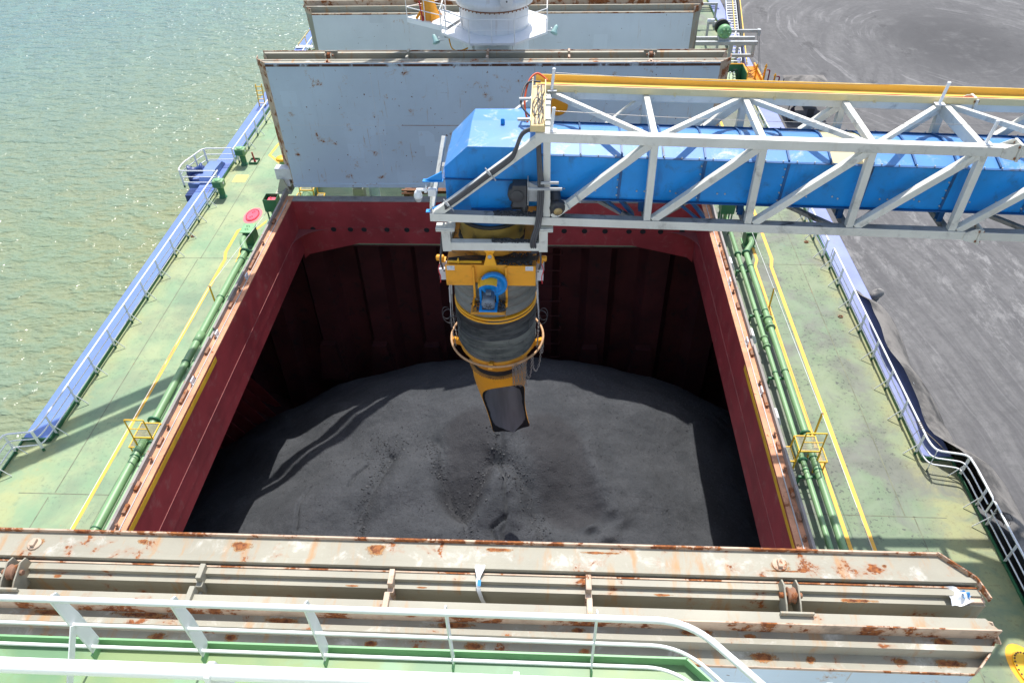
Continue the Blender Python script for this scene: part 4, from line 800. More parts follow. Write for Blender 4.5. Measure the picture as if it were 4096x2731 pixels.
def platform(m):
    m.box((-.55,18.42,7.50),(2.2,21.0,7.56)); m.box((-.55,20.95,6.9),(2.2,21.0,7.5)); m.box((-.56,18.42,6.95),(-.51,20.95,7.5)); m.box((2.16,18.42,6.95),(2.21,20.95,7.5)); m.box((-.5,18.44,6.88),(2.16,18.9,6.93))
cp('platform', platform, M['orange_dirty'], chute, .008)
cp('front_plate', lambda m: (m.box((-.575,18.36,6.85),(.28,18.41,7.62)), m.box((1.32,18.36,6.85),(2.215,18.41,7.60)), m.box((.28,18.40,6.95),(1.32,18.43,7.60))), M['orange'], chute, .006)
for x in (-.40, 2.02): cp('patch_plate', lambda m: (m.box((x-.12,18.345,7.44),(x+.12,18.36,7.60)), m.box((x-.03,18.34,7.47),(x+.03,18.345,7.56)) if False else m.box((x-.05,18.32,7.46),(x+.05,18.345,7.57))), M['plastic'], chute, .004)
cp('mount_arm', lambda m: (m.box((.26,18.30,6.40),(.33,18.36,7.58)), m.box((1.27,18.30,6.40),(1.34,18.36,7.58)), m.box((.24,18.0,6.28),(.30,18.36,6.42)), m.box((1.28,18.0,6.28),(1.34,18.36,6.42))), M['orange'], chute, .006)
cp('motor_shelf', lambda m: (m.box((.20,17.72,6.25),(1.30,18.34,6.28)), m.box((.20,17.70,6.20),(1.30,17.725,6.30)), m.box((1.28,17.70,6.05),(1.30,17.74,6.3))), M['orange_dirty'], chute, .004)
cp('winch_wheel', lambda m: (m.lathe([(.39,0),(.42,.02),(.42,.16),(.39,.18),(.33,.18),(.31,.12),(.1,.12),(.1,.2),(0,.2)], (.92,18.30,7.03), 32, (0,-1,0))), M['blue'])
def guard(m):
    a = np.linspace(math.radians(58), math.radians(138), 12); vs = []
    for t in a:
        for y in (17.80, 18.24): vs.append((.80+.46*math.cos(t)*1.0, y, 6.84+.46*math.sin(t)))
    m.add(vs, [(2*i,2*i+1,2*i+3,2*i+2) for i in range(11)], True); m.box((.45,17.98,7.10),(.47,18.3,7.2))
cp('wheel_guard', guard, M['yellow_worn'])
mo = cp('winch_motor', lambda m: (m.lathe([(.14,0),(.20,.02),(.20,.34),(.21,.35),(.21,.46),(.16,.50),(0,.50)], (.76,18.22,6.62), 20, (0,-1,-.12)), m.box((.58,17.86,6.30),(.94,18.2,6.48)), m.box((.68,17.95,6.78),(.84,18.12,6.88))), M['motor'])
def fan(m):
    for k in range(8): a = k*math.pi/4; m.beam((.76+.04*math.cos(a),17.715,6.56+.04*math.sin(a)),(.76+.13*math.cos(a),17.715,6.56+.13*math.sin(a)),.02,.01,(0,1,0))
cp('fan_grille', fan, M['machine'], mo)
cp('motor_frame', lambda m: (m.box((.46,17.72,6.285),(.55,18.15,6.34)), m.box((.94,17.72,6.285),(1.03,18.15,6.34)), m.box((.55,17.72,6.285),(.94,17.79,6.34)), m.box((.55,18.08,6.285),(.94,18.15,6.34)), m.box((.46,18.15,6.3),(.53,18.3,6.98)), m.box((.98,18.15,6.3),(1.05,18.3,6.98))), M['blue'], chute, .006)
spill(140, 1.02, 1.28, 17.76, 18.3, 6.285, 'spilled_coal', chute); spill(30, .22, .44, 17.76, 18.3, 6.285, 'spilled_coal', chute); spill(520, 1.0, 2.1, 18.45, 19.1, 7.56, 'spilled_coal', chute); spill(330, .9, 2.25, 18.34, 18.5, 8.485, 'spilled_coal', chute)
cp('pivot_bracket', lambda m: (m.prism([(.62,7.60),(1.02,7.60),(.92,7.98),(.72,7.98)], 'y', 18.37, 18.47), m.lathe([(.11,0),(.11,.13)], (.82,18.49,7.95), 18, (0,-1,0)), m.prism([(.60,8.22),(1.04,8.22),(.90,7.98),(.74,7.98)], 'y', 18.40, 18.45)), M['yellow'], chute, .006)
cp('pivot_pin', lambda m: m.lathe([(.06,0),(.06,.05),(0,.05)], (.82,18.37,7.95), 14, (0,-1,0)), M['galv'])
cp('roller_bar', lambda m: (m.box((-.5,18.5,7.60),(.55,18.56,7.66)), m.box((-.2,18.48,7.58),(-.15,18.58,7.74))), M['yellow_worn'], chute, .004)
for k in range(4): cp('black_cable', lambda m: m.tube(spline([(-.5,18.6+.04*k,7.63),(.2,18.62+.05*k,7.62+.02*k),(1.0,18.65+.04*k,7.66),(1.8,18.6+.05*k,7.64),(2.3,18.6,7.7+.05*k)],5), .018, 5), M['black'])
for s in (-1, 1):
    x = CX + s*1.52; cp('switch_box', lambda m: (m.box((x-.10,18.5,6.95),(x+.10,18.8,7.35)), m.box((x-.12,18.45,7.36),(x+.12,18.9,7.40))), M['plastic'], chute, .01)
    cp('side_motor', lambda m: (m.lathe([(.07,0),(.10,.03),(.10,.22),(.06,.25)], (x-s*.05,18.75,7.62), 12, (s,0,0)), m.box((x-.1,18.65,7.5),(x+.1,18.9,7.56))), M['orange'], chute, .005)
    cp('cable_bundle', lambda m: [m.tube(spline([(x-s*.12,18.55+.05*q,8.9),(x-s*.05+.02*q,18.45,8.3),(x+s*.02,18.42+.03*q,7.7),(x-s*.06,18.5,7.3)],5), .028, 6) for q in range(3)], M['cable'])
    cp('red_wire', lambda m: m.tube(spline([(x,18.5,7.7),(x+s*.1,18.4,7.45),(x+s*.05,18.35,7.2),(x+s*.07,18.36,6.95)],4), .016, 5), paint('wire_red', (.6,.04,.05), .4))
def prof_hose(z0, z1, r, n, amp, rough):
    pr = []
    for k in range(n+1):
        t = k/n; z = z0+(z1-z0)*t; pr.append((r + amp*math.sin(t*n*1.9) + rough*(random.random()-.5), z))
    return pr
def hose_mesh(m, prof, wav, seed):
    n = 72; vs = []; ph = [1.1, 4.0, 2.3, 5.2]
    for i, (r, z) in enumerate(prof):
        for k in range(n):
            a = 2*math.pi*k/n; dz = wav*(math.sin(2*a+ph[0]+z*1.7)+.6*math.sin(3*a+ph[1]-z*2.3)+.4*math.sin(5*a+ph[2]))
            rr = r + .3*wav*math.sin(4*a+ph[3]+z*3); vs.append((CX+rr*math.cos(a), CY+rr*math.sin(a), z+dz))
    m.add(vs, [(i*n+k,i*n+(k+1) % n,(i+1)*n+(k+1) % n,(i+1)*n+k) for i in range(len(prof)-1) for k in range(n)], True)
def bands(z0, z1, r, n, depth):
    # smooth panels separated by narrow pinched creases
    pr = []
    for k in range(n):
        a = z0+(z1-z0)*k/n; b = z0+(z1-z0)*(k+1)/n
        for t, d in ((0,depth),(.08,.35*depth),(.25,0),(.75,0),(.92,.35*depth)): pr.append((r-d, a+(b-a)*t))
    pr.append((r-depth, z1)); return pr
random.seed(3)
cp('grey_sleeve', lambda m: hose_mesh(m, bands(6.86,5.50,1.37,4,.085), .02, 1), M['hose_grey'])
cp('yellow_band', lambda m: (m.lathe([(1.365,0),(1.385,.02),(1.385,.05),(1.365,.07)], (CX,CY,5.40), 48), m.lathe([(1.365,0),(1.385,.02),(1.385,.05),(1.365,.07)], (CX,CY,5.27), 48)), M['yellow'])
cp('black_sleeve', lambda m: hose_mesh(m, bands(5.36,5.02,1.355,1,.03)+prof_hose(5.0,4.52,1.32,11,.06,.03), .045, 2), M['hose_black'])
cp('ruffled_sleeve', lambda m: hose_mesh(m, prof_hose(4.52,3.72,1.31,24,.07,.02), .05, 3), M['hose'])
cp('lower_sleeve', lambda m: hose_mesh(m, bands(3.74,3.42,1.27,2,.03), .02, 4), M['hose_grey'])
cp('lower_ring', lambda m: m.lathe([(1.24,.0),(1.32,.02),(1.32,.10),(1.26,.12)], (CX,CY,3.36), 48), M['orange'])
cp('lower_cone', lambda m: m.lathe([(.98,0),(1.02,.04),(1.25,.62)], (CX,CY,2.74), 48), M['orange'])
cp('slew_groove', lambda m: m.lathe([(.96,0),(.96,.24)], (CX,CY,2.50), 40), M['black'])
def teeth(m):
    n = 72; vs = []
    for z in (2.40, 2.50):
        for k in range(n*2): a = math.pi*k/n; r = 1.06 if k % 2 else 1.0; vs.append((CX+r*math.cos(a), CY+r*math.sin(a), z))
    N = 2*n; m.add(vs, [(k,(k+1) % N,N+(k+1) % N,N+k) for k in range(N)]); m.add([(CX,CY,2.5)]+vs[N:], [(0,1+k,1+(k+1) % N) for k in range(N)]); m.add([(CX,CY,2.4)]+vs[:N], [(0,1+(k+1) % N,1+k) for k in range(N)])
cp('gear_ring', teeth, paint('gear_orange', (.42,.22,.06), .7, .2, 3, dirt=.7, dcol=(.05,.04,.03)))
# spout: a tube bent towards the camera side, front half cut away
def spout(m, mo_=0.0):
    nt, na = 40, 40; vs = []; ids = {}
    for i in range(nt+1):
        t = i/nt; zc = 2.42 - 4.75*t; xc = CX + .12*t + .50*t*t; yc = CY + .05*t - .10*t*t; r = .97 - .24*ss(t,0,.6) - .02*t + mo_
        u_ = min(1, max(0, (t-.10)/.34)); lim = math.pi*(1 - .40*math.sqrt(u_*(2-u_)))
        if t > .62: lim *= max(.01, 1-((t-.62)/.38)**2.2)
        for k in range(na+1):
            a = -lim + 2*lim*k/na; A = math.radians(104) - 0.0 + a; vs.append((xc+r*math.cos(A)*(1 if abs(a)<1.6 else 1.02), yc+r*math.sin(A), zc+.10*math.cos(a)*0))
    m.add(vs, [(i*(na+1)+k,i*(na+1)+k+1,(i+1)*(na+1)+k+1,(i+1)*(na+1)+k) for i in range(nt) for k in range(na)], True)
so = cp('spout', lambda m: spout(m, .02), M['orange'])
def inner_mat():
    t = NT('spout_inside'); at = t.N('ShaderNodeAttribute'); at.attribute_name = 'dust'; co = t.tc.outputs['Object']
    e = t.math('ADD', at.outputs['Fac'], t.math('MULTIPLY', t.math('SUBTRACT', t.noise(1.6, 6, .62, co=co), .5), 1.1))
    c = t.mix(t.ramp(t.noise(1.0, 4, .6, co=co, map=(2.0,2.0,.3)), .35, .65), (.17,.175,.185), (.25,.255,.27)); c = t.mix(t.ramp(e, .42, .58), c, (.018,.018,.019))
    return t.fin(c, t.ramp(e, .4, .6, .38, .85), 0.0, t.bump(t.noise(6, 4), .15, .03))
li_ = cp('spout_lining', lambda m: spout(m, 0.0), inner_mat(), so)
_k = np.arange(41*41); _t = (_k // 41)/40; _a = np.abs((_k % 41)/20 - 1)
_d = np.clip(np.maximum(ss(_a, .35, .95), ss(_t, .62, .22)), 0, 1); _at = li_.data.attributes.new('dust', 'FLOAT', 'POINT'); _at.data.foreach_set('value', _d.astype(np.float32))  # coal dust along both side edges, plus a darkening towards the upper end
cp('tipping_ring', lambda m: m.tube([(CX+1.63*math.cos(a),CY+1.63*math.sin(a),3.60) for a in np.linspace(0,2*math.pi,64)[:-1]], .042, 8, closed=True), paint('ring_rusty', (.48,.27,.13), .6, .25, 2, dirt=.4))
for a in (math.radians(-172), math.radians(-8), math.radians(-95), math.radians(90)):
    cp('ring_bracket', lambda m: (m.beam((CX+1.28*math.cos(a),CY+1.28*math.sin(a),3.42),(CX+1.62*math.cos(a),CY+1.62*math.sin(a),3.58),.16,.20), m.beam((CX+1.22*math.cos(a),CY+1.22*math.sin(a),3.2),(CX+1.30*math.cos(a),CY+1.30*math.sin(a),3.42),.12,.14)), M['orange'], chute, .008)
def chain(m, pts, r=.034):
    Pp = spline(pts, 10); L = [0]
    for a, b in zip(Pp[:-1], Pp[1:]): L.append(L[-1]+(b-a).length)
    st_ = r*2.7; n = int(L[-1]/st_)
    for k in range(n):
        d = (k+.5)*st_; i = max(j for j in range(len(L)) if L[j] <= d); i = min(i, len(Pp)-2); t = (d-L[i])/max(1e-6, L[i+1]-L[i]); c = Pp[i].lerp(Pp[i+1], t); dr = (Pp[i+1]-Pp[i]).normalized()
        u = dr.cross(Vector((.3,1,.1))).normalized(); v = dr.cross(u); s_ = u if k % 2 else v
        m.tube([c + dr*(r*1.6*math.cos(a)) + s_*(r*.85*math.sin(a)) for a in np.linspace(0,2*math.pi,9)[:-1]], r*.30, 4, closed=True)
rr_ = lambda deg, z=3.58, r=1.63: (CX+r*math.cos(math.radians(deg)), CY+r*math.sin(math.radians(deg)), z)
for k in range(7):
    a = -68 + 2.6*k; p = rr_(a); cp('chain', lambda m: chain(m, [p, (p[0]+.01,p[1]-.02,3.1), (p[0]+.02+.01*k,p[1]-.02,2.62-.05*k)]), M['chain'])
    if k % 2: cp('chain', lambda m: chain(m, [p, (p[0]+.05,p[1]-.05,3.2), (p[0]+.04,p[1]-.05,2.7)]), M['chain'])
for a, b, d in ((-50,-40,.95),(-38,-18,.95),(-16,-2,.55),(-6,10,.30)):
    p = rr_(a); q = rr_(b); mid = ((p[0]+q[0])/2, (p[1]+q[1])/2, 3.58-d); cp('chain', lambda m: chain(m, [p, (p[0]*.8+mid[0]*.2,p[1]*.8+mid[1]*.2,3.58-d*.7), mid, (q[0]*.8+mid[0]*.2,q[1]*.8+mid[1]*.2,3.58-d*.7), q]), M['chain'])
for s in (-1, 1):
    x = CX+s*1.42
    for dy in (-.25, .2):
        cp('tie_rod', lambda m: (m.tube([(x-s*.05,CY-.55+dy,6.95),(x,CY-.5+dy,6.3)], .02, 6), m.beam((x,CY-.5+dy,6.3),(x+s*.02,CY-.5+dy,5.7),.05,.08), m.tube([(x+s*.02,CY-.5+dy,5.7),(x+s*.06,CY-.45+dy,4.9)], .016, 6)), M['galv'])
        cp('chain', lambda m: chain(m, [(x+s*.06,CY-.45+dy,4.9),(x+s*.04,CY-.4+dy,4.2),(x,CY-.35+dy,3.6)]), M['chain'])
    cp('rope_coil', lambda m: (m.tube([(x+s*.12+.22*math.cos(a),CY-.65,5.0+.30*math.sin(a)) for a in np.linspace(0,6.28,22)], .011, 5), m.tube([(x-s*.08+.18*math.cos(a),CY-.75,4.78+.33*math.sin(a)) for a in np.linspace(0,6.28,22)], .011, 5), m.tube([(x+s*.22+.14*math.cos(a),CY-.6,5.1+.26*math.sin(a)) for a in np.linspace(0,6.28,22)], .009, 5)), M['cable'])
# dome security camera on its bracket at the boom tip
sc_ = thing('security_camera', 'white dome security camera on an arm at the boom tip', 'camera', (-1.15,18.5,9.9))
mb = MB(); mb.lathe([(0,.22),(.06,.21),(.10,.16),(.12,.06),(.125,0),(.11,-.01)], (-1.17,18.5,9.92), 18); mb.build('housing', M['white'], sc_)
mb = MB(); mb.lathe([(.11,0),(.105,-.06),(.08,-.12),(.03,-.15),(0,-.155)], (-1.17,18.5,9.91), 18); mb.build('dome', M['galv'], sc_)
mb = MB(); mb.box((-1.20,18.46,10.12),(-.95,18.54,10.19)); mb.prism([(-.98,10.08),(-.93,10.30),(-.90,10.30),(-.90,10.08)], 'y', 18.45, 18.55); mb.box((-.9,18.47,10.13),(-.6,18.53,10.17)); mb.build('arm', M['white'], sc_, .008)
mb = MB(); mb.box((-.87,18.42,9.98),(-.64,18.58,10.20)); mb.build('junction_box', M['white'], sc_, .015)

SCALE = 1.0; SHIFT = Vector((0, 0, 0))
# ================================================================= DECK FITTINGS
def rail_run(root, path, posts, zb, hs=((1.05,.036),(.68,.026),(.34,.026)), mat=None, rad=.22, ends=False):
    mat = mat or M['white_gal']
    for i, (h, r) in enumerate(hs):
        pts = fillet([(x,y,zb+h) for x,y in path], rad)
        mb = MB(); mb.tube(pts, r, 8); mb.build('top_rail' if i == 0 else 'middle_rail' if i == 1 else 'lower_rail', mat, root)
    if ends:
        for e in ends: 
            x, y = e; mb = MB(); mb.tube(fillet([(x,y,zb+.34),(x,y+ .0,zb+.34),(x,y,zb+1.05)], .1), .024, 8); mb.build('end_loop', mat, root)
def post_bar(root, x, y, zb, d, h=1.05, brace=None, mat=None, foot=None, w=.10):
    # flat bar post, wide side facing along d
    mat = mat or M['white_gal']; mb = MB(); dx, dy = d
    mb.prism([(x-dx*w/2-dy*.008,y-dy*w/2+dx*.008),(x+dx*w/2-dy*.008,y+dy*w/2+dx*.008),(x+dx*w/2+dy*.008,y+dy*w/2-dx*.008),(x-dx*w/2+dy*.008,y-dy*w/2-dx*.008)], 'z', zb+.14, zb+h)
    po = mb.build('post', mat, root)
    mb = MB(); mb.prism([(x-dx*w/2-dy*.011,y-dy*w/2+dx*.011),(x+dx*w/2-dy*.011,y+dy*w/2+dx*.011),(x+dx*w/2+dy*.011,y+dy*w/2-dx*.011),(x-dx*w/2+dy*.011,y-dy*w/2-dx*.011)], 'z', zb, zb+.14); mb.build('foot', foot or M['green_dk'], po)
    if brace:
        mb = MB(); mb.beam((x,y,zb+.62),(x+brace[0],y+brace[1],zb+.03),.012,.045); mb.build('brace', mat, po)
gl = thing('guardrail', 'white guardrail along the blue gunwale on the water side of the deck', 'guardrail', (-15.85,25,0))
rail_run(gl, [(-16.95,-6),(-16.95,16.8),(-15.93,16.95),(-15.86,17.4),(-15.72,36.0)], None, 0)
for y in np.arange(-4, 16.5, 1.62): post_bar(gl, -16.95, y+.3, 0, (1,0), brace=(.42,0))
post_bar(gl, -16.93, 16.78, 0, (1,0), brace=(.45,-.02)); post_bar(gl, -15.97, 16.95, 0, (.75,.66))
for k, y in enumerate([17.7,19.31,20.95,22.6,24.25,25.9,27.55,29.3,30.9,32.4,33.9,35.2]): post_bar(gl, -15.84+.006*(y-17), y, 0, (1,0), brace=(.42,0))
gl2 = thing('guardrail', 'white guardrail beyond the mooring roller on the water side', 'guardrail', (-15.6,48,0))
rail_run(gl2, [(-15.66,38.4),(-15.3,70)], None, 0)
for y in np.arange(38.8, 70, 1.75): post_bar(gl2, -15.65+.010*(y-38), y, 0, (1,0), brace=(.42,0))
gm_ = thing('guardrail', 'white outboard guardrail cage round the blue mooring roller', 'guardrail', (-16.6,37,0))
rail_run(gm_, [(-15.75,35.75),(-17.85,35.75),(-17.9,36.6),(-17.35,38.35),(-15.7,38.4)], None, 0.1, rad=.3)
for x, y in ((-15.75,35.75),(-17.75,35.76),(-17.6,37.6),(-17.3,38.3),(-15.7,38.4)): post_bar(gm_, x, y, 0.1, (1,0))
gr_ = thing('guardrail', 'worn white guardrail with rounded bend beside the dark tarpaulin on the quay side', 'guardrail', (15.9,22,0))
rail_run(gr_, [(15.82,28.95),(15.84,17.35),(15.95,16.95),(16.95,16.78),(17.0,16.2),(17.0,15.05)], None, 0)
for e in ((17.0,15.05),(15.82,28.95)): mb = MB(); mb.tube(fillet([(e[0],e[1]+(.2 if e[1]<16 else -.2),.34),(e[0],e[1]-(.1 if e[1]<16 else -.1),.34),(e[0],e[1]-(.1 if e[1]<16 else -.1),1.05),(e[0],e[1]+(.2 if e[1]<16 else -.2),1.05)],.13),.026,8); mb.build('end_loop', M['white_gal'], gr_)
for y in (28.79,27.45,25.84,24.24,22.57,20.88,19.3,17.65): post_bar(gr_, 15.82, y, 0, (1,0), brace=(-.42,0))
for x, y, d in ((15.98,16.94,(.75,.66)),(16.98,16.7,(.75,-.66)),(17.0,15.40,(1,0))): post_bar(gr_, x, y, 0, d, brace=(-.40,-.03) if x > 16.5 else None)
gr2 = thing('guardrail', 'worn white guardrail with frayed black rope beside the near hatch cover', 'guardrail', (17,12,0))
rail_run(gr2, [(17.0,14.83),(17.0,-4)], None, 0)
mb = MB(); mb.tube(fillet([(17.0,14.7,.34),(17.0,14.93,.34),(17.0,14.93,1.05),(17.0,14.7,1.05)],.13),.026,8); mb.build('end_loop', M['white_gal'], gr2)
for y in (14.63,13.3,11.75,10.2,8.6): post_bar(gr2, 17.0, y, 0, (1,0), brace=(-.42,0) if y > 14 else None)
mb = MB()
for k in range(26): a = rng.normal(0,1,3); mb.tube(spline([(17.0,14.5,1.0),(17.0+.10*a[0],14.5+.12*a[1],.98+.08*a[2]),(17.05+.17*abs(a[0]),14.45+.18*a[1],.92-.08*abs(a[2]))],4), .008, 4)
mb.tube([(17.0+.05*math.cos(t),14.62-.02*t,.98+.05*math.sin(t)) for t in np.linspace(0,25,80)], .014, 5); tag(mb.build('rope', M['black'], loc=(17,14.5,1)), 'frayed black rope wound on the rounded rail end on the quay side', 'rope')
mb = MB(); mb.tube([(15.83+.05*math.cos(t),17.9+.015*t,1.05+.05*math.sin(t)) for t in np.linspace(0,22,70)], .012, 5); mb.tube(spline([(15.83,18.0,1.0),(15.7,18.05,.55),(15.72,18.1,.25)],6), .01, 5); mb.tube(spline([(15.85,18.0,1.0),(16.3,17.6,.75),(16.55,17.35,.6)],6), .012, 5)
tag(mb.build('rope', paint('rope_tan', (.30,.25,.17), .9), loc=(15.83,18,1)), 'thin tan rope knotted round the top rail above the tarpaulin', 'rope')
gr3 = thing('guardrail', 'white guardrail on the quay side seen beneath the blue conveyor casing', 'guardrail', (15.7,45,0))
rail_run(gr3, [(15.75,29.6),(15.3,46.5)], None, 0)
for y in np.arange(29.7, 46.5, 1.55): post_bar(gr3, 15.74-.026*(y-29.7), y, 0, (1,0), brace=(-.42,0))
# tarpaulin between the ship's rail and the quay
def tarp():
    ys = np.linspace(-3, 26.9, 90); nt = 10; mb = MB(); vs = []
    for y in ys:
        e = ss(y, 26.9, 25.2); zx = .25 + .62*e + .05*math.sin(y*1.9)
        xe = 16.42 - .14*float(ss(y, 26.9, 24.5)) + .07*math.sin(y*1.3); xe = xe*(1-ss(y, 18.0, 16.6)) + 17.12*ss(y, 18.0, 16.6)
        w_ = 3.1 + .25*math.sin(y*.5); w_ *= .30 + .70*float(ss(y, 26.95, 26.0))
        for k in range(nt+1):
            t = k/nt; sag = -.32*math.sin(math.pi*t); vs.append((xe + w_*t + .03*math.sin(3*y+5*t), y, zx*(1-t**1.7) + (-3.35)*t**1.7*(.25+.75*ss(y,26.95,26.0)) + sag*.25 + .05*math.sin(2.3*y+6*t)*t*(1-t)*3))
    n = len(ys); mb.add(vs, [(i*(nt+1)+k,(i+1)*(nt+1)+k,(i+1)*(nt+1)+k+1,i*(nt+1)+k+1) for i in range(n-1) for k in range(nt)], True)
    o = mb.build('tarpaulin', M['tarp'], loc=(17,18,0)); tag(o, 'dusty black brown tarpaulin slung from the rail down to the quay edge', 'tarpaulin')
    for y in np.arange(8, 26, 1.55):
        xe = 16.42 - .14*float(ss(y, 26.9, 24.5)) + .07*math.sin(y*1.3); xe = xe*(1-ss(y, 18.0, 16.6)) + 17.12*ss(y, 18.0, 16.6)
        m_ = MB(); m_.lathe([(.028,0),(.055,.004),(.028,.012)], (xe+.12,y,.80+.05*math.sin(y*1.9)), 10, (.8,0,.6)); m_.build('eyelet', M['plastic'], o)
tarp()
# pipes
def flange_at(parent, c, r, mat, d=(0,1,0), bolts=True):
    mb = MB(); c = Vector(c); d = Vector(d); mb.lathe([(r,-.035),(r*1.62,-.03),(r*1.62,-.004),(r*1.62,.004),(r*1.62,.03),(r,.035)], c, 18, d)
    q = Vector((0,0,1)).rotation_difference(d)
    if bolts:
        for k in range(8): p = c + q @ Vector((r*1.36*math.cos(k*math.pi/4), r*1.36*math.sin(k*math.pi/4), 0)); mb.lathe([(.016,-.055),(.016,.055)], p, 6, d)
    mb.build('flange', mat, parent)
def collar_at(parent, c, r, mat): mb = MB(); mb.lathe([(r,-.02),(r+.025,-.015),(r+.025,.015),(r,.02)], c, 18, (0,1,0)); mb.build('clamp', mat, parent)
def sleeve_at(parent, c, r, mat): mb = MB(); mb.lathe([(r,-.28),(r*1.16,-.28),(r*1.16,.28),(r,.28)], c, 18, (0,1,0)); mb.build('sleeve', mat, parent)
GP = M['green_pipe']
def support(parent, x0, x1, y, s):
    mb = MB(); mb.box((x0,y-.05,.30),(x1,y+.05,.38)); mb.box((x0,y-.05,0),(x0+.07,y+.05,.30)); mb.box((x1-.07,y-.05,0),(x1,y+.05,.30)); mb.prism([(x1,.36),(x1+.02*s,.36),(x1+.02,0.0),(x1,0)], 'y', y-.06, y+.06); mb.build('support', M['green_dk'], parent, .006)
p1 = thing('deck_pipe', 'thick green pipe running along the deck on the water side', 'pipe', (-12.04,15,.55), 'green pipes along the deck')
mb = MB(); mb.tube(fillet([(-12.04,-6,.55),(-12.04,29.0,.55),(-12.42,29.75,.62),(-12.42,30.2,.62)], .35, 6), .155, 18); mb.build('pipe', GP, p1)
for y in (13.3,16.3,21.2,25.4,28.3): collar_at(p1, (-12.04,y,.55), .155, M['green_dk'])
for y in (18.02,28.95): flange_at(p1, (-12.04,y,.55), .155, M['green_dk'])
for y in (16.75,22.7): sleeve_at(p1, (-12.04,y,.55), .155, GP)
for y in (16.3,21.2,25.4,28.3): support(p1, -12.32, -11.58, y, 1)
p2 = thing('deck_pipe', 'thin green pipe close beside the coaming on the water side', 'pipe', (-11.74,15,.5), 'green pipes along the deck')
mb = MB(); mb.tube([(-11.74,-6,.5),(-11.74,33.8,.5)], .075, 14); mb.build('pipe', GP, p2)
for y in (13.25,16.35,21.3,25.5,28.4): collar_at(p2, (-11.74,y,.5), .075, M['green_dk'])
for y in (17.0,29.0): flange_at(p2, (-11.74,y,.5), .085, M['green_dk'])
p3 = thing('deck_pipe', 'thinner of the two green pipes along the quay side of the coaming', 'pipe', (11.52,15,.58), 'green pipes along the deck')
mb = MB(); mb.tube([(11.52,-6,.58),(11.52,34,.58)], .095, 16); mb.build('pipe', GP, p3)
for y in (16.35,21.1,24.9,28.1): collar_at(p3, (11.52,y,.58), .095, M['green_dk'])
for y in (16.78,29.1): flange_at(p3, (11.52,y,.58), .10, M['green_dk'])
p4 = thing('deck_pipe', 'thicker green pipe beside the double yellow line on the quay side', 'pipe', (11.92,15,.58), 'green pipes along the deck')
mb = MB(); mb.tube(fillet([(11.92,-6,.58),(11.92,29.3,.58),(12.36,30.0,.62),(12.36,30.5,.62)], .3, 6), .125, 16); mb.build('pipe', GP, p4)
for y in (16.35,16.9,21.2,24.9,28.1): collar_at(p4, (11.92,y,.58), .125, M['green_dk'])
for y in (18.0,29.2): flange_at(p4, (11.92,y,.58), .125, M['green_dk'])
for pp, x, r, y in ((p4,11.92,.125,24.1),(p3,11.52,.095,22.9)):
    sleeve_at(pp, (x,y,.58), r*1.1, GP); flange_at(pp, (x,y-.27,.58), r*1.05, GP); flange_at(pp, (x,y+.27,.58), r*1.05, GP)
for y in (16.26,21.07,24.87,28.1): support(p4, 11.30, 12.16, y, 1)
# step-over platforms with gratings
def platform_over(cx, cy, label):
    r = thing('step_platform', label, 'platform', (cx,cy,0), 'yellow step platforms over the pipes'); Yw = M['yellow_worn']
    def grate(x0,x1,y0,y1,z,par,nm):
        mb = MB()
        for x in np.arange(x0+.02, x1-.005, .035): mb.box((x-.005,y0,z-.03),(x+.005,y1,z))
        for y in np.arange(y0+.05, y1, .1): mb.box((x0,y-.004,z-.012),(x1,y+.004,z-.002))
        g = mb.build(nm, M['grate'], par)
        mb = MB(); mb.box((x0-.03,y0-.04,z-.05),(x1+.03,y0-.005,z+.012)); mb.box((x0-.03,y1+.005,z-.05),(x1+.03,y1+.04,z+.012)); mb.box((x0-.035,y0-.005,z-.05),(x0,y1+.005,z+.004)); mb.box((x1,y0-.005,z-.05),(x1+.035,y1+.005,z+.004)); mb.build('frame', Yw, g, .004)
    grate(cx-.33,cx+.33,cy-.32,cy+.32,1.15,r,'grating')
    grate(cx-.72,cx-.38,cy-.30,cy+.30,.58,r,'step'); grate(cx+.38,cx+.72,cy-.30,cy+.30,.58,r,'step')
    for sx in (-1,1):
        for sy in (-1,1): mb = MB(); mb.box((cx+sx*.36-.025,cy+sy*.34-.025,0),(cx+sx*.36+.025,cy+sy*.34+.025,1.12)); mb.build('leg', Yw, r)
        for sy in (-1,1): mb = MB(); mb.box((cx+sx*.70-.02,cy+sy*.30-.02,0),(cx+sx*.70+.02,cy+sy*.30+.02,.54)); mb.build('leg', Yw, r)
    mb = MB(); mb.tube(fillet([(cx-.34,cy-.36,1.1),(cx-.34,cy-.36,2.08),(cx+.34,cy-.36,2.08),(cx+.34,cy-.36,1.1)],.04,3), .026, 8); mb.tube([(cx-.34,cy-.36,1.62),(cx+.34,cy-.36,1.62)], .016, 8); mb.build('handrail', Yw, r)
    return r
pf = platform_over(-11.71, 17.06, 'yellow step platform with grating over the pipes on the water side')
pf2 = dup(pf, (11.62,17.07,0), 'yellow step platform with grating over the two pipes on the quay side')
dup(pf, (-10.15,34.1,0), 'yellow step platform over the fat green pipe beneath the middle hatch cover')
mb = MB(); mb.tube([(-10.3,33.0,.45),(-10.5,37.2,.45)], .32, 18); o = tag(mb.build('cross_pipe', GP, loc=(-10.3,35,.45)), 'fat green pipe under the middle hatch cover beside a yellow platform', 'pipe')
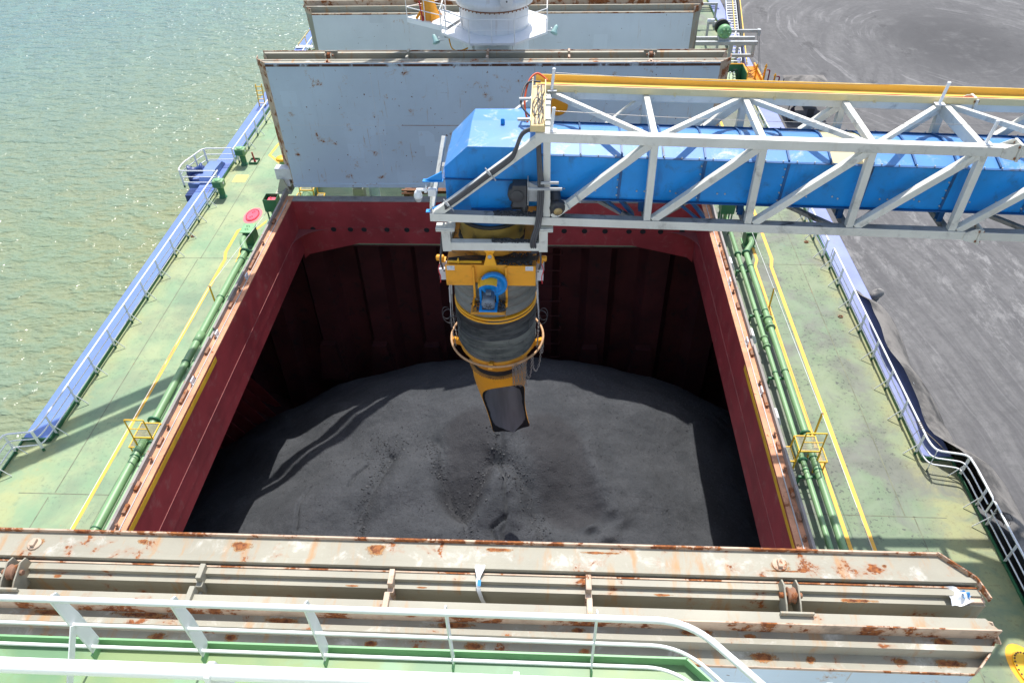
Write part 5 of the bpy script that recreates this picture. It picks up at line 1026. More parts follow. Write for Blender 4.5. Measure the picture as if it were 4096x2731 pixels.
# posts and wire
for x, y, h, lb in ((-12.42,25.5,1.15,'slim yellow post holding a wire beside the thick pipe on the water side'),(12.42,25.9,1.05,'slim yellow post between pipe and yellow line on the quay side'),(12.5,18.5,1.15,'slim yellow post with wire clip behind the quay side step platform')):
    r = thing('wire_post', lb, 'post', (x,y,0), 'yellow wire posts'); mb = MB(); mb.box((x-.03,y-.03,0),(x+.03,y+.03,h)); mb.build('shaft', M['yellow_worn'], r, .005)
    mb = MB(); mb.tube([(x+.05*math.cos(a),y,h-.03+.05*math.sin(a)) for a in np.linspace(0,6.28,14)], .010, 5); mb.build('eye', M['galv'], r)
for pts, lb in (([(-12.95,-6,.9),(-12.75,9,.78),(-12.42,25.5,1.12),(-11.3,33.4,1.25)],'thin pale wire stretched along the deck on the water side'),([(12.85,-6,.6),(12.78,10,.70),(12.5,18.5,1.12),(12.42,25.9,1.02),(12.3,33,1.0)],'thin pale wire stretched along the deck on the quay side')):
    mb = MB(); mb.tube(pts, .010, 5); tag(mb.build('wire_rope', M['white_gal'], loc=pts[0]), lb, 'wire')
# pipe chests
def chest(x, y, lb):
    r = thing('valve_chest', lb, 'valve chest', (x,y,0), 'green valve chests'); mb = MB(); mb.prism([(x-.22,y-.30),(x+.27,y-.30),(x+.27,y+.36),(x-.22,y+.36)], 'z', .05, .87); mb.build('body', M['green_dk'], r, .01)
    mb = MB(); mb.box((x-.32,y-.40,.87),(x+.30,y+.42,.90)); [mb.lathe([(.014,0),(.014,.015)], (x+e,y-.34+k*.17,.90), 6) for k in range(5) for e in (-.28,.26)]; li = mb.build('lid', M['green_lt'], r, .004)
    for q in (-.15,.12): mb = MB(); mb.tube(fillet([(x-.08,y+q,.9),(x-.08,y+q,.97),(x+.06,y+q,.97),(x+.06,y+q,.9)],.02,2), .012, 6); mb.build('handle', M['green_pipe'], li)
    mb = MB(); mb.box((x-.28,y-.36,0),(x+.30,y+.40,.05)); mb.build('base', M['green_lt'], r)
chest(-12.32, 30.52, 'green valve chest where the thick pipe bends on the water side')
chest(12.42, 30.85, 'green valve chest where the thicker pipe bends on the quay side')
def monitor_box(x, y, lb):
    r = thing('hose_box', lb, 'hose box', (x,y,0), 'green open boxes on legs'); mb = MB(); x0,x1,y0,y1 = x-.33,x+.33,y-.32,y+.32
    for a,b in (((x0,y0,1.25),(x1,y0+.02,1.9)),((x0,y1-.02,1.25),(x1,y1,1.9)),((x0,y0+.02,1.25),(x0+.02,y1-.02,1.9)),((x1-.02,y0+.02,1.25),(x1,y1-.02,1.9)),((x0,y0,1.22),(x1,y1,1.25))): mb.box(a,b)
    mb.build('box', M['green_dk'], r)
    for sx in (-1,1):
        for sy in (-1,1): mb = MB(); mb.box((x+sx*.25-.03,y+sy*.25-.03,0),(x+sx*.25+.03,y+sy*.25+.03,1.22)); mb.build('leg', M['green_dk'], r)
    mb = MB(); mb.box((x-.20,y-.18,1.27),(x+.20,y+.2,1.78)); b = mb.build('red_case', M['pink'], r, .05); mb = MB(); mb.box((x-.015,y-.02,1.78),(x+.015,y+.02,1.90)); mb.build('handle', M['pink'], b)
    mb = MB(); mb.cyl((x,y,0),(x,y,1.22),.09); mb.build('standpipe', GP, r)
monitor_box(-11.31, 31.83, 'dark green open box holding a red case on the water side corner')
monitor_box(11.35, 31.9, 'dark green open box on legs on the quay side corner below the boom')
# oval manhole covers
def manhole(x, y, a, b, rot, m1, m2, lb, name='manhole_cover'):
    r = thing(name, lb, 'manhole cover', (x,y,0)); c, s_ = math.cos(rot), math.sin(rot)
    def ov(f, z, mb, n=40): return [(x + c*a*f*math.cos(t) - s_*b*f*math.sin(t), y + s_*a*f*math.cos(t) + c*b*f*math.sin(t), z) for t in np.linspace(0,2*math.pi,n+1)[:-1]]
    mb = MB(); vs = ov(1.36,.008,mb); mb.add(vs, [tuple(range(40))]); mb.build('painted_ring', m2, r)
    mb = MB(); lo = ov(1,.009,mb); hi = ov(1,.06,mb); mb.add(lo+hi, [(k,(k+1)%40,40+(k+1)%40,40+k) for k in range(40)], True); mb.add(hi, [tuple(range(40))])
    for q in ov(.90,.06,mb,28): mb.lathe([(.026,0),(.026,.025)], q, 6, (0,0,1), 1)
    cv = mb.build('cover', [m1, paint('bolt_'+name, (.30,.03,.06) if m1 is M['pink'] else (.13,.06,.03), .6)], r)
    for f in (-.42,.42): mb = MB(); px_, py_ = x - s_*b*f, y + c*b*f; mb.tube(fillet([(px_-.05,py_-.06,.06),(px_-.05,py_-.06,.11),(px_+.05,py_+.06,.11),(px_+.05,py_+.06,.06)],.02,2), .014, 6); mb.build('handle', m1, cv)
manhole(-13.09, 33.08, .34, .56, 0, M['pink'], M['pink_pale'], 'oval pink red manhole cover beside the green valve chest on deck')
manhole(16.25, 9.85, .36, .62, .25, M['yellow_worn'], M['yellow'], 'oval yellow manhole cover at the right end of the near hatch cover', 'manhole_cover')
# ventilators with box heads
def vent(x, y, lb):
    r = thing('ventilator', lb, 'ventilator', (x,y,0), 'green box headed ventilators'); mb = MB(); mb.lathe([(.22,0),(.22,.03),(.165,.035),(.165,.42),(.17,.43),(.17,.46),(.165,.47),(.165,.60),(.21,.61),(.21,.64)], (x,y,0), 20); mb.build('pipe', M['green_dk'], r)
    mb = MB(); mb.box((x-.33,y-.22,.64),(x+.27,y+.24,1.06)); h = mb.build('head', M['green_pipe'], r, .06)
    mb = MB(); mb.box((x-.26,y-.24,.70),(x+.16,y-.222,1.0)); mb.build('grille', M['green_dk'], h, .004)
    mb = MB(); mb.lathe([(.19,0),(.19,.02),(0,.03)], (x-.03,y,1.06), 22); mb.lathe([(.012,.03),(.012,.10),(0,.10)], (x-.03,y,1.06), 6); mb.build('lid', M['green_lt'], h)
    mb = MB(); mb.box((x-.24,y-.232,.94),(x+.12,y-.224,.955)); mb.box((x+.272,y-.12,.85),(x+.276,y+.02,.95)); mb.build('label_plate', M['plastic'], h)
    return r
v1 = vent(-15.32, 34.95, 'green box headed ventilator on a stub pipe, nearer one in front of the mooring roller')
v2 = dup(v1, (-15.28,38.6,0), 'green box headed ventilator on a stub pipe, farther one beyond the mooring roller')
for x, y, h, lb in ((-12.75,38.0,.75,'yellow capped green ventilator beside the hatch cover lug'),(-12.0,36.6,.55,'low yellow disc ventilator tilted under the hatch cover lug')):
    r = thing('mushroom_vent', lb, 'ventilator', (x,y,0), 'yellow capped ventilators'); mb = MB(); mb.cyl((x,y,0),(x,y,h-.1),.18); mb.build('pipe', M['green_pipe'], r); mb = MB(); mb.lathe([(.30,0),(.32,.02),(.32,.10),(.28,.14),(0,.16)], (x,y,h-.1), 22, (0,0,1) if h > .6 else (0.2,-.8,.5)); mb.build('cap', M['yellow'], r)
# tray with red post
r = thing('drip_tray', 'shallow green tray with a red handle standing in it', 'drip tray', (-14.78,38.9,0)); mb = MB(); x0,x1,y0,y1 = -15.03,-14.52,38.62,39.18
for a,b in (((x0,y0,0),(x1,y0+.02,.13)),((x0,y1-.02,0),(x1,y1,.13)),((x0,y0+.02,0),(x0+.02,y1-.02,.13)),((x1-.02,y0+.02,0),(x1,y1-.02,.13))): mb.box(a,b)
mb.build('tray_wall', M['green_dk'], r); mb = MB(); mb.box((x0,y0,.008),(x1,y1,.02)); mb.build('tray_floor', M['beige'], r); mb = MB(); mb.beam((-14.75,38.9,.02),(-14.80,38.92,.62),.07,.07,(0,1,0)); mb.cyl((-14.75,38.9,.02),(-14.75,38.9,.1),.07); mb.build('handle', paint('handle_red',(.35,.02,.03),.5), r)
# mooring roller outboard
r = thing('mooring_roller', 'blue roller fairlead outboard of the rail inside the white cage', 'mooring roller', (-16.9,36.8,0))
mb = MB(); mb.prism([(36.15,-.7),(36.15,.12),(37.5,.12),(37.5,-.7)], 'x', -17.75, -17.06); mb.build('sponson', M['hull_blue'], r, .02)
mb = MB(); mb.prism([(35.0,-.35),(35.0,.05),(35.8,.05),(35.8,-.7)], 'x', -17.5, -17.06); mb.build('bracket', M['navy'], r, .02)
mb = MB(); mb.prism([(36.0,.2),(36.25,.55),(37.0,.62),(38.0,.55),(38.4,.2)], 'x', -17.0, -16.3); mb.build('step_plate', M['hull_blue'], r, .02)
mb = MB(); mb.lathe([(.10,-.40),(.36,-.40),(.38,-.34),(.22,-.20),(.19,0),(.22,.20),(.38,.34),(.36,.40),(.10,.40)], (-17.35,36.75,.62), 26, (.92,.35,0)); mb.build('roller', M['navy'], r)
mb = MB(); mb.box((-17.75,36.4,.12),(-17.66,37.1,.72)); mb.box((-17.06,36.5,.12),(-16.98,37.2,.72)); mb.build('cheek', M['navy'], r, .03)
for x, y, lb in ((-15.59,31.06,'small rusty deck eye by the water side rail'),(15.35,25.3,'small rusty deck eye by the quay side rail'),(15.30,31.0,'small rusty deck eye below the boom on the quay side')):
    mb = MB(); mb.tube([(x+.09*math.cos(a),y+.07*math.sin(a),.03) for a in np.linspace(0,6.28,16)[:-1]], .022, 6, closed=True); tag(mb.build('deck_eye', M['steel_rust'], loc=(x,y,0)), lb, 'deck eye')
for y, lb in ((26.15,'small white lamp box on the quay side of the coaming near the boom'),(21.5,'small white lamp box on the quay side of the coaming near the pipe support'),(17.35,'small white lamp box on the quay side of the coaming beside the step platform')):
    r = thing('lamp_box', lb, 'lamp', (10.5,y,2.0), 'white lamp boxes on the coaming'); mb = MB(); mb.prism([(10.24,2.0),(10.24,2.4),(10.42,2.35),(10.55,2.05),(10.55,1.95)], 'y', y-.22, y+.22); mb.build('shade', M['white'], r, .01); mb = MB(); mb.box((10.22,y-.04,1.7),(10.26,y+.04,2.3)); mb.build('arm', M['white'], r)
# clutter on the cross deck
for x, w_, lb in ((-7.45,.55,'square grey support post under the middle hatch cover'),(-6.72,.55,'round white support post under the middle hatch cover')):
    mb = MB()
    if x < -7: mb.box((x-w_/2,33.9,0.0),(x+w_/2,34.5,1.15)); mb.prism([(x-w_/2,1.15),(x+w_/2,1.15),(x+w_/4,1.4),(x-w_/4,1.4)], 'y', 33.95, 34.45)
    else: mb.cyl((x,34.5,0),(x,34.5,2.8),w_/2,20)
    tag(mb.build('support_post', M['beige'] if x < -7 else M['hatch_face'], loc=(x,34.2,0), bevel=.01), lb, 'post')
r = thing('timber_stack', 'stack of brown timber planks on the cross deck beneath the hatch cover', 'timber', (-3.6,34.3,0))
for k in range(9): mb = MB(); a = random.uniform(-.12,.12); y = 33.8+.16*(k % 5); z = .12+.12*(k//5)+.9; mb.beam((-5.1+.25*(k%5),y+a,z),(-1.6,y-a,z),.14,.07); mb.build('plank', M['wood'], r, .006)
mb = MB(); mb.box((-5.0,33.75,.0),(-4.7,34.7,1.0)); mb.box((-2.4,33.75,0),(-2.1,34.7,1.0)); mb.build('trestle', M['wood'], r)

# ================================================================= DECK CRANE
cr = thing('deck_crane', 'white cylindrical deck crane with railed platform between the hatch covers', 'crane', (0,35.6,0))
KX, KY = -.02, 35.6; WH = paint('crane_white', (0.74,0.76,0.78), .4, .06, rust=.16, rs=1.6, streak=.25, dirt=.06)
def kp(name, fn, mat=WH, parent=cr, bevel=0): mb = MB(); fn(mb); return mb.build(name, mat, parent, bevel)
ped = kp('pedestal', lambda m: m.lathe([(1.56,0.02),(1.56,9.98)], (KX,KY,0), 48))
kp('slewing_ring', lambda m: m.lathe([(1.60,0),(1.62,.02),(1.62,.07),(1.58,.09)], (KX,KY,9.93), 48), M['steel_rust'], ped)
hs = kp('crane_house', lambda m: (m.lathe([(1.60,0),(1.78,.02),(1.80,.32),(1.74,.36),(1.74,2.4)], (KX,KY,10.03), 48), m.box((KX-1.6,KY-1.2,12.45),(KX+1.6,KY+2.0,15.5))))
kp('access_cover', lambda m: (m.lathe([(.30,0),(.30,.05),(.27,.07),(0,.07)], (.62,33.84,10.50), 24, (.3,-.95,0)), m.box((.30,33.80,10.62),(.52,33.95,11.1))), WH, hs, .01)
kp('cover_hole', lambda m: m.lathe([(.035,0),(.035,.01),(0,.01)], (.642,33.772,10.50), 12, (.3,-.95,0)), M['black'], hs)
for k in range(24): a = math.pi*(1.05+.9*k/23); kp('bolt', lambda m: m.lathe([(.03,0),(.03,.05)], (KX+1.70*math.cos(a),KY+1.70*math.sin(a),9.93), 6), M['steel_rust'], hs)
ZP = 8.95
def oct_pts(r, z): return [(KX+r*math.cos(math.radians(22.5+45*k)), KY+r*math.sin(math.radians(22.5+45*k)), z) for k in range(8)]
def plat(m):
    a = oct_pts(2.65, ZP); b = oct_pts(2.65, ZP-.10); m.add(a+b, [tuple(range(8)), tuple(range(15,7,-1))]+[(k,8+k,8+(k+1)%8,(k+1)%8) for k in range(8)])
pl = kp('platform', plat, M['white_gal'])
kp('platform_bracket', lambda m: [m.prism([(KY-1.55,ZP-.1),(KY-2.5,ZP-.1),(KY-1.55,ZP-.9)], 'x', KX+q, KX+q+.03) for q in (-.9,.9)], M['white'])
for h, r_ in ((1.0,.025),(.55,.016)): kp('top_rail' if h > .9 else 'middle_rail', lambda m: m.tube(oct_pts(2.62, ZP+h)[3:]+oct_pts(2.62, ZP+h)[:1], r_, 8), M['white'])
for k in (3,4,5,6,7,0): p = oct_pts(2.62, ZP)[k]; kp('post', lambda m: m.cyl(p, (p[0],p[1],ZP+1.0), .024, 8), M['white'])
p = [(oct_pts(2.62,ZP)[5][i]+oct_pts(2.62,ZP)[6][i])/2 for i in range(3)]; kp('post', lambda m: m.cyl(p, (p[0],p[1],ZP+1.0), .018, 8), M['white'])
sp = kp('side_platform', lambda m: (m.prism([(-4.25,36.2),(-2.2,34.85),(-1.5,36.4),(-2.7,37.3)], 'z', 9.05, 9.09), m.prism([(-2.35,34.5),(-1.5,34.35),(-1.2,35.4),(-2.1,35.6)], 'z', 8.7, 8.74), m.beam((-4.25,36.2,8.95),(-2.2,34.85,8.95),.04,.2), m.beam((-4.25,36.2,8.95),(-2.7,37.3,8.95),.04,.2)), M['white'])
pp_ = [(-1.6,36.9),(-2.7,37.3),(-4.25,36.2),(-2.25,34.85),(-2.2,34.4),(-1.9,34.2)]
for h in (1.0,.5): kp('side_rail', lambda m: m.tube(fillet([(x,y,9.05+h*(1 if i<4 else .9)) for i,(x,y) in enumerate(pp_)],.1,3), .022, 8), M['white'], sp)
for x, y in pp_[1:5]+[(-3.3,35.55),(-3.5,36.75)]: kp('side_post', lambda m: m.cyl((x,y,9.05),(x,y,10.05),.022,8), M['white'], sp)
def ocone(m):
    m.lathe([(.52,0),(.26,.95),(.26,2.2)], (-3.18,36.1,9.09), 5)
    for k in range(4): a = k*math.pi/2+.3; m.prism([(.25,0),(.75,0),(.28,.9)], 'y', -.01, .01) if False else m.beam((-3.18+.2*math.cos(a),36.1+.2*math.sin(a),9.6),(-3.18+.62*math.cos(a),36.1+.62*math.sin(a),9.1),.02,.12)
kp('orange_mount', ocone, M['orange'])
kp('red_lever', lambda m: (m.beam((-3.42,35.65,9.12),(-3.52,35.7,9.95),.06,.06,(0,1,0)), m.cyl((-3.42,35.65,9.1),(-3.42,35.65,9.3),.06,8)), paint('lever_red',(.45,.02,.04),.5))
for x, y, z, s_ in ((-2.72,34.35,8.72,-1),(2.78,34.7,9.0,1)):
    fl_ = kp('floodlight', lambda m: m.lathe([(.05,-.20),(.09,-.14),(.10,.02),(.17,.16),(.17,.19),(0,.19)], (x,y,z), 16, (s_*-.35,-.55,-.75)), paint('flood_teal', (.32,.52,.50), .35, .1, dirt=0))
    kp('bracket', lambda m: (m.beam((x,y,z-.05),(x-s_*.35,y+.15,z-.12),.03,.05), m.beam((x-s_*.18,y,z+.08),(x-s_*.10,y,z-.1),.10,.05)), M['white'], fl_)
kp('yellow_hose', lambda m: m.tube(spline([(-2.1,34.5,8.7),(-1.95,34.2,8.35),(-1.6,34.0,8.3),(-1.2,34.1,8.4)],6), .03, 6), M['yellow'])
kp('ladder', lambda m: [m.beam((-1.55,KY-.4+q,9.0),(-1.7,KY-.4+q,11.4),.05,.08,(0,1,0)) for q in (0,.45)], M['white'])
# jib, slewed out over the water side
jd = Vector((-.775,-.632,0)).normalized(); jn = Vector((-jd.y, jd.x, 0))
for q, c in ((-1,(-13.15,28.05)),(1,(-12.75,27.3))):
    c = Vector((c[0],c[1],15.2)); kp('jib_beam', lambda m: m.beam(c - jd*15.0, c + jd*6.5, .48, .5), WH, cr)
for k in range(2): c = Vector((-12.95,27.68,15.2)) + jd*(-13+18*k); kp('jib_tie', lambda m: m.beam(c - jn*.35, c + jn*.35, .2, .3), WH, cr)
kp('hook_block', lambda m: (m.lathe([(.1,-.5),(.45,-.4),(.5,0),(.45,.4),(.1,.5)], (-13.2,36.2,19.5), 16, (1,0,0)), m.box((-13.6,35.9,19.0),(-12.8,36.5,20.2))), M['machine'], cr) if False else None

# ================================================================= FORWARD DECK MACHINERY ON THE QUAY SIDE
r = thing('control_cabinet', 'dark green open control cabinet with yellow edges beside the middle hatch cover', 'cabinet', (14.4,47.6,0))
mb = MB(); mb.box((13.4,48.4,0),(15.1,48.45,2.0)); mb.box((15.05,46.9,0),(15.1,48.4,2.0)); mb.build('panel', M['green_dk'], r)
mb = MB(); mb.beam((13.4,48.4,2.03),(15.12,48.4,2.03),.06,.06); mb.beam((15.1,48.4,2.03),(15.1,46.9,2.03),.06,.06); mb.beam((15.1,46.9,0),(15.1,46.9,2.0),.06,.10); mb.build('edge_bar', M['yellow'], r)
mb = MB(); mb.box((13.6,47.5,0),(14.6,48.1,1.35)); mb.prism([(47.5,1.35),(48.1,1.35),(48.1,1.6)], 'x', 13.6, 14.6); mb.build('console', paint('console_green',(.30,.40,.22),.5), r, .02)
mb = MB(); mb.box((13.95,47.49,.75),(14.25,47.5,.88)); mb.build('name_plate', M['galv'], r)
for k in range(4): mb = MB(); mb.cyl((13.7+.24*k,47.75,1.45),(13.7+.24*k,47.65,1.75),.03,8); mb.lathe([(.05,0),(.05,.06),(0,.07)], (13.7+.24*k,47.65,1.75), 8); mb.build('lever', M['plastic'], r)
mb = MB(); mb.tube([(14.5+.18*math.cos(t),47.7+.05*math.sin(t*3),1.75+.2*math.sin(t)) for t in np.linspace(0,18,60)], .025, 5); mb.build('hose_coil', M['black'], r)
r = thing('access_platform', 'orange slatted platform outboard of the dark green control cabinet', 'platform', (16.3,50,0))
mb = MB()
for y in np.arange(46.8, 52.4, .12): mb.box((15.95,y,.26),(16.85,y+.07,.30))
mb.build('slats', M['orange'], r); mb = MB(); mb.box((15.93,46.7,.18),(16.87,46.78,.26)); mb.box((15.93,52.4,.18),(16.87,52.48,.26)); mb.box((16.85,46.7,.2),(16.95,52.4,.55)); mb.build('frame', M['orange'], r)
for k, (x, y, lb) in enumerate(((16.55,50.3,'yellow chain post at the near end of the orange platform'),(16.95,49.7,'yellow chain post with pale knob standing outboard of the orange platform'),(17.15,50.3,'tall yellow chain post beside a bent dark red pipe'),(17.55,49.2,'outermost yellow chain post with bent dark red pipe'))):
    r = thing('chain_post', lb, 'chain post', (x,y,.0), 'yellow chain posts by the gangway'); h = 1.1 if k < 3 else .9; mb = MB(); mb.lathe([(.06,0),(.06,h),(.09,h+.01),(.09,h+.05),(.04,h+.08),(.05,h+.14),(0,h+.18)], (x,y,0), 10); mb.build('shaft', M['yellow'], r)
    if k > 1: mb = MB(); mb.tube(fillet([(x+.28,y-.1,-.3),(x+.28,y-.1,.9),(x+.08,y-.1,.9)],.12), .045, 8); mb.build('bent_pipe', paint('dark_red_pipe',(.22,.01,.03),.5), r)
mb = MB()
for a, b in (((16.0,51.6,.9),(16.55,50.3,1.0)),((16.0,50.6,.8),(16.55,50.3,.9)),((16.55,50.3,1.0),(16.95,49.7,1.0))):
    a = Vector(a); b = Vector(b); mb.tube([a.lerp(b,t)-Vector((0,0,.35*4*t*(1-t))) for t in np.linspace(0,1,10)], .02, 5)
tag(mb.build('barrier_chain', paint('chain_red',(.35,.05,.03),.6), loc=(16.5,47,.9)), 'thin red barrier chain hung across the orange platform', 'chain')
# gangway ladder alongside with its net
r = thing('gangway', 'aluminium gangway ladder with white rungs stowed along the ship side', 'gangway', (16.4,60,0))
def gx_(y): return 15.55 + .147*(y-52)
for q in (-.40, .40): mb = MB(); mb.beam((gx_(52.6)+q,52.6,.5),(gx_(80)+q,80,.5),.05,.16); mb.build('stringer', M['aluminium'], r)
for k in range(46): y = 52.8+.6*k; mb = MB(); mb.beam((gx_(y)-.4,y,.5),(gx_(y)+.4,y,.5),.12,.05); mb.build('rung', M['white'], r)
mb = MB(); mb.beam((gx_(52.8)+.1,52.8,.72),(gx_(80)+.1,80,.72),.06,.06); mb.build('yellow_line', M['tray'], r)
r = thing('safety_net', 'black mesh safety net slung outside the gangway ladder', 'net', (17.2,60,0))
mb = MB(); ys = np.arange(51.4, 78, .30)
def netp(y, t): return (gx_(y)+.45+.20*t, y, .9-1.0*math.sin(math.pi*t)*.8)
for y in ys: mb.tube([netp(y,t) for t in np.linspace(0,1,7)], .010, 3, cap=False)
for t in np.linspace(0,1,7): mb.tube([netp(y,t) for y in np.arange(51.4,78,1.0)], .010, 3, cap=False)
mb.build('mesh', M['black'], r)
mb = MB(); mb.tube([(gx_(y)+.66,y,.9) for y in (51.2,78)], .045, 8); mb.build('yellow_pole', M['tray'], r)
# grey portal frames, davit beam and winch
for k, (y, x0, x1, z, lb) in enumerate(((53.6,14.3,15.9,1.5,'grey portal frame on the forward deck, nearest of three'),(57.3,14.2,15.9,1.6,'grey portal frame on the forward deck, middle of three'),(61.3,13.9,15.6,1.7,'grey portal frame on the forward deck, farthest of three'))):
    r = thing('portal_gantry', lb, 'frame', (x0,y,0), 'grey portal frames'); mb = MB(); mb.beam((x0,y,z),(x1,y,z),.16,.16); mb.build('beam', M['galv'], r, .01)
    for x in (x0+.08,x1-.08): mb = MB(); mb.box((x-.08,y-.08,0),(x+.08,y+.08,z-.08)); mb.build('leg', M['galv'], r)
    mb = MB(); mb.box((x0+.2,y-.1,z+.08),(x0+.5,y+.1,z+.28)); mb.lathe([(.14,0),(.14,.2),(0,.24)], (x0+.1,y,z+.08), 10); mb.build('fitting', M['plastic'], r)
def gframe(y, lb):
    r = thing('gangway_gantry', lb, 'frame', (14.5,y,0), 'grey gangway support frames'); mb = MB(); mb.beam((11.8,y,2.2),(16.6,y,2.2),.24,.26); mb.beam((11.8,y+.9,2.2),(16.6,y+.9,2.2),.2,.22); mb.build('beam', M['galv'], r, .01)
    mb = MB(); mb.box((14.75,y-.12,0),(15.0,y+.12,2.1)); mb.box((16.3,y-.1,1.4),(16.5,y+.1,2.1)); mb.beam((15.0,y,1.35),(16.5,y,1.35),.2,.2); mb.build('leg', M['galv'], r, .01); return r
gframe(51.6, 'grey gangway support frame carrying the green winch')
gframe(66.0, 'grey gangway support frame at the top edge of the photo')
r = thing('winch', 'light green winch motor standing on the grey gangway frame', 'winch', (14.3,52.2,2.4))
mb = MB(); mb.lathe([(.15,-.35),(.42,-.32),(.46,-.1),(.46,.1),(.40,.30),(.2,.36),(0,.36)], (14.35,51.95,2.85), 18, (.15,-.95,.1)); mb.build('body', M['green_lt'], r)
for k in range(6): mb = MB(); a = k*math.pi/3; mb.lathe([(.08,0),(.08,.08),(0,.1)], (14.35+.25*math.cos(a),51.60,2.85+.25*math.sin(a)), 8, (0,-1,0)); mb.build('boss', M['green_lt'], r)
mb = MB(); mb.lathe([(.48,-.12),(.50,0),(.48,.12)], (14.2,52.35,3.05), 20, (.1,-1,0)); mb.build('drum', M['black'], r); mb = MB(); mb.box((14.0,51.7,2.33),(14.7,52.4,2.5)); mb.build('base', M['galv'], r)
r = thing('davit', 'grey davit beam reaching out over the net with a hanging wire', 'davit', (15.8,53.2,0))
mb = MB(); mb.beam((15.1,53.6,2.3),(17.15,53.6,2.3),.16,.20); mb.build('beam', M['galv'], r, .01); mb = MB(); mb.beam((15.2,52.6,2.2),(15.5,53.5,2.3),.1,.1); mb.box((15.9,53.5,1.2),(16.05,53.7,2.2)); mb.build('brace', M['galv'], r); mb = MB(); mb.box((17.0,53.45,2.0),(17.2,53.75,2.42)); mb.build('sheave_block', M['galv'], r)
for q in (0,.1): mb = MB(); mb.tube([(17.05+q,53.6,2.1),(17.35+q,50.0,-2.2)], .015, 5); mb.build('wire', M['cable'], r)
# yellow ladder gate and red post beyond the left end of the middle cover; second one by the far cover
r = thing('ladder_gate', 'yellow ladder gate beyond the left end of the middle hatch cover', 'ladder', (-16.4,46.4,0))
for x in (-16.65,-16.25): mb = MB(); mb.beam((x,46.2,.15),(x+.05,46.3,1.6),.07,.07,(0,1,0)); mb.build('stile', M['tray'], r)
for k in range(5): mb = MB(); mb.beam((-16.65,46.22,.35+.28*k),(-16.22,46.22,.35+.28*k),.05,.05); mb.build('rung', M['tray'], r)
mb = MB(); mb.cyl((-16.15,46.7,0),(-16.15,46.7,1.85),.06,8); tag(mb.build('red_post', paint('post_red',(.45,.02,.04),.5), loc=(-16.15,46.7,0)), 'dark red post behind the yellow ladder gate', 'post')
r = thing('handrail_frame', 'yellow and brown handrail beside the left end of the far hatch cover', 'handrail', (-16.3,57,0))
mb = MB(); mb.tube([(-16.7,56.6,.4),(-15.9,57.5,1.2)], .06, 6); mb.tube([(-16.7,56.6,0),(-16.7,56.6,.5)], .05, 6); mb.tube([(-16.2,57,0),(-16.2,57,.9)], .05, 6); mb.build('rail', M['tray_pale'], r); mb = MB(); mb.box((-16.9,56.3,.2),(-15.6,56.8,.28)); mb.build('step', M['white'], r)

# ================================================================= QUAY
r = thing('bollard', 'dusty grey mooring bollard on the quay beside the ship', 'bollard', (19.15,30.2,-3.5))
mb = MB(); mb.lathe([(.50,0),(.50,.04),(.26,.08),(.20,.25),(.20,.6),(.25,.72)], (19.15,30.2,-3.5), 22); mb.build('post', paint('bollard_dusty',(.22,.21,.20),.85,.2,2,dirt=.4), r)
mb = MB(); n=16; vs=[]
for i, (rr, zz) in enumerate([(.30,.60),(.48,.70),(.55,.82),(.50,.95),(.30,1.05),(.02,1.08)]):
    for k in range(n): a=2*math.pi*k/n; vs.append((19.15+.58*rr*math.cos(a)*(1.3 if math.cos(a)>0 else .7), 30.2+.58*rr*math.sin(a)*.85, -3.4+zz+.12*math.cos(a)))
mb.add(vs, [(i*n+k,i*n+(k+1)%n,(i+1)*n+(k+1)%n,(i+1)*n+k) for i in range(5) for k in range(n)], True); mb.build('cap', paint('bollard_pale',(.27,.26,.245),.85,.15,2,dirt=.3), r)
mb = MB(); mb.box((18.7,-20,-3.5),(18.95,120,-3.38)); tag(mb.build('quay_kerb', paint('kerb_dusty',(.17,.165,.16),.85,.2,1,dirt=.4)), kind='structure')
# canopy, chair and seated person
r = thing('canopy', 'black canopy with a dark side cloth on thin posts on the quay', 'canopy', (21.3,53,-3.5)); BK = M['black']
for x, y in ((19.9,52.0),(22.6,52.0),(22.6,54.6),(19.9,54.6)): mb = MB(); mb.cyl((x,y,-3.5),(x,y,-1.35),.035,8); mb.build('post', BK, r)
mb = MB(); mb.add([(19.75,51.85,-1.3),(22.75,51.85,-1.3),(22.75,54.75,-1.3),(19.75,54.75,-1.3),(21.25,53.3,-.75)], [(0,1,4),(1,2,4),(2,3,4),(3,0,4)]); mb.build('roof', M['tarp'], r)
for a, b in (((19.75,51.85),(22.75,51.85)),((22.75,51.85),(22.75,54.75))): mb = MB(); mb.add([(a[0],a[1],-1.3),(b[0],b[1],-1.3),(b[0],b[1],-1.62),(a[0],a[1],-1.62)], [(0,1,2,3)]); mb.build('valance', M['machine'], r)
mb = MB(); mb.add([(21.6+.1*k,54.55+.06*math.sin(k*1.3),-1.4) for k in range(11)]+[(21.6+.1*k,54.55+.09*math.sin(k*1.1),-3.3) for k in range(11)], [(k,k+1,12+k,11+k) for k in range(10)], True); mb.build('side_cloth', BK, r)
r = thing('chair', 'black folding chair under the canopy on the quay', 'chair', (21.5,51.6,-3.5)); mb = MB(); mb.box((21.2,51.3,-3.08),(21.7,51.8,-3.04)); mb.build('seat', M['machine'], r); mb = MB(); mb.box((21.2,51.78,-3.04),(21.7,51.82,-2.6)); mb.build('backrest', M['machine'], r)
for x in (21.22,21.66):
    for y in (51.32,51.78): mb = MB(); mb.box((x,y-.02,-3.5),(x+.03,y+.02,-3.08)); mb.build('leg', BK, r)
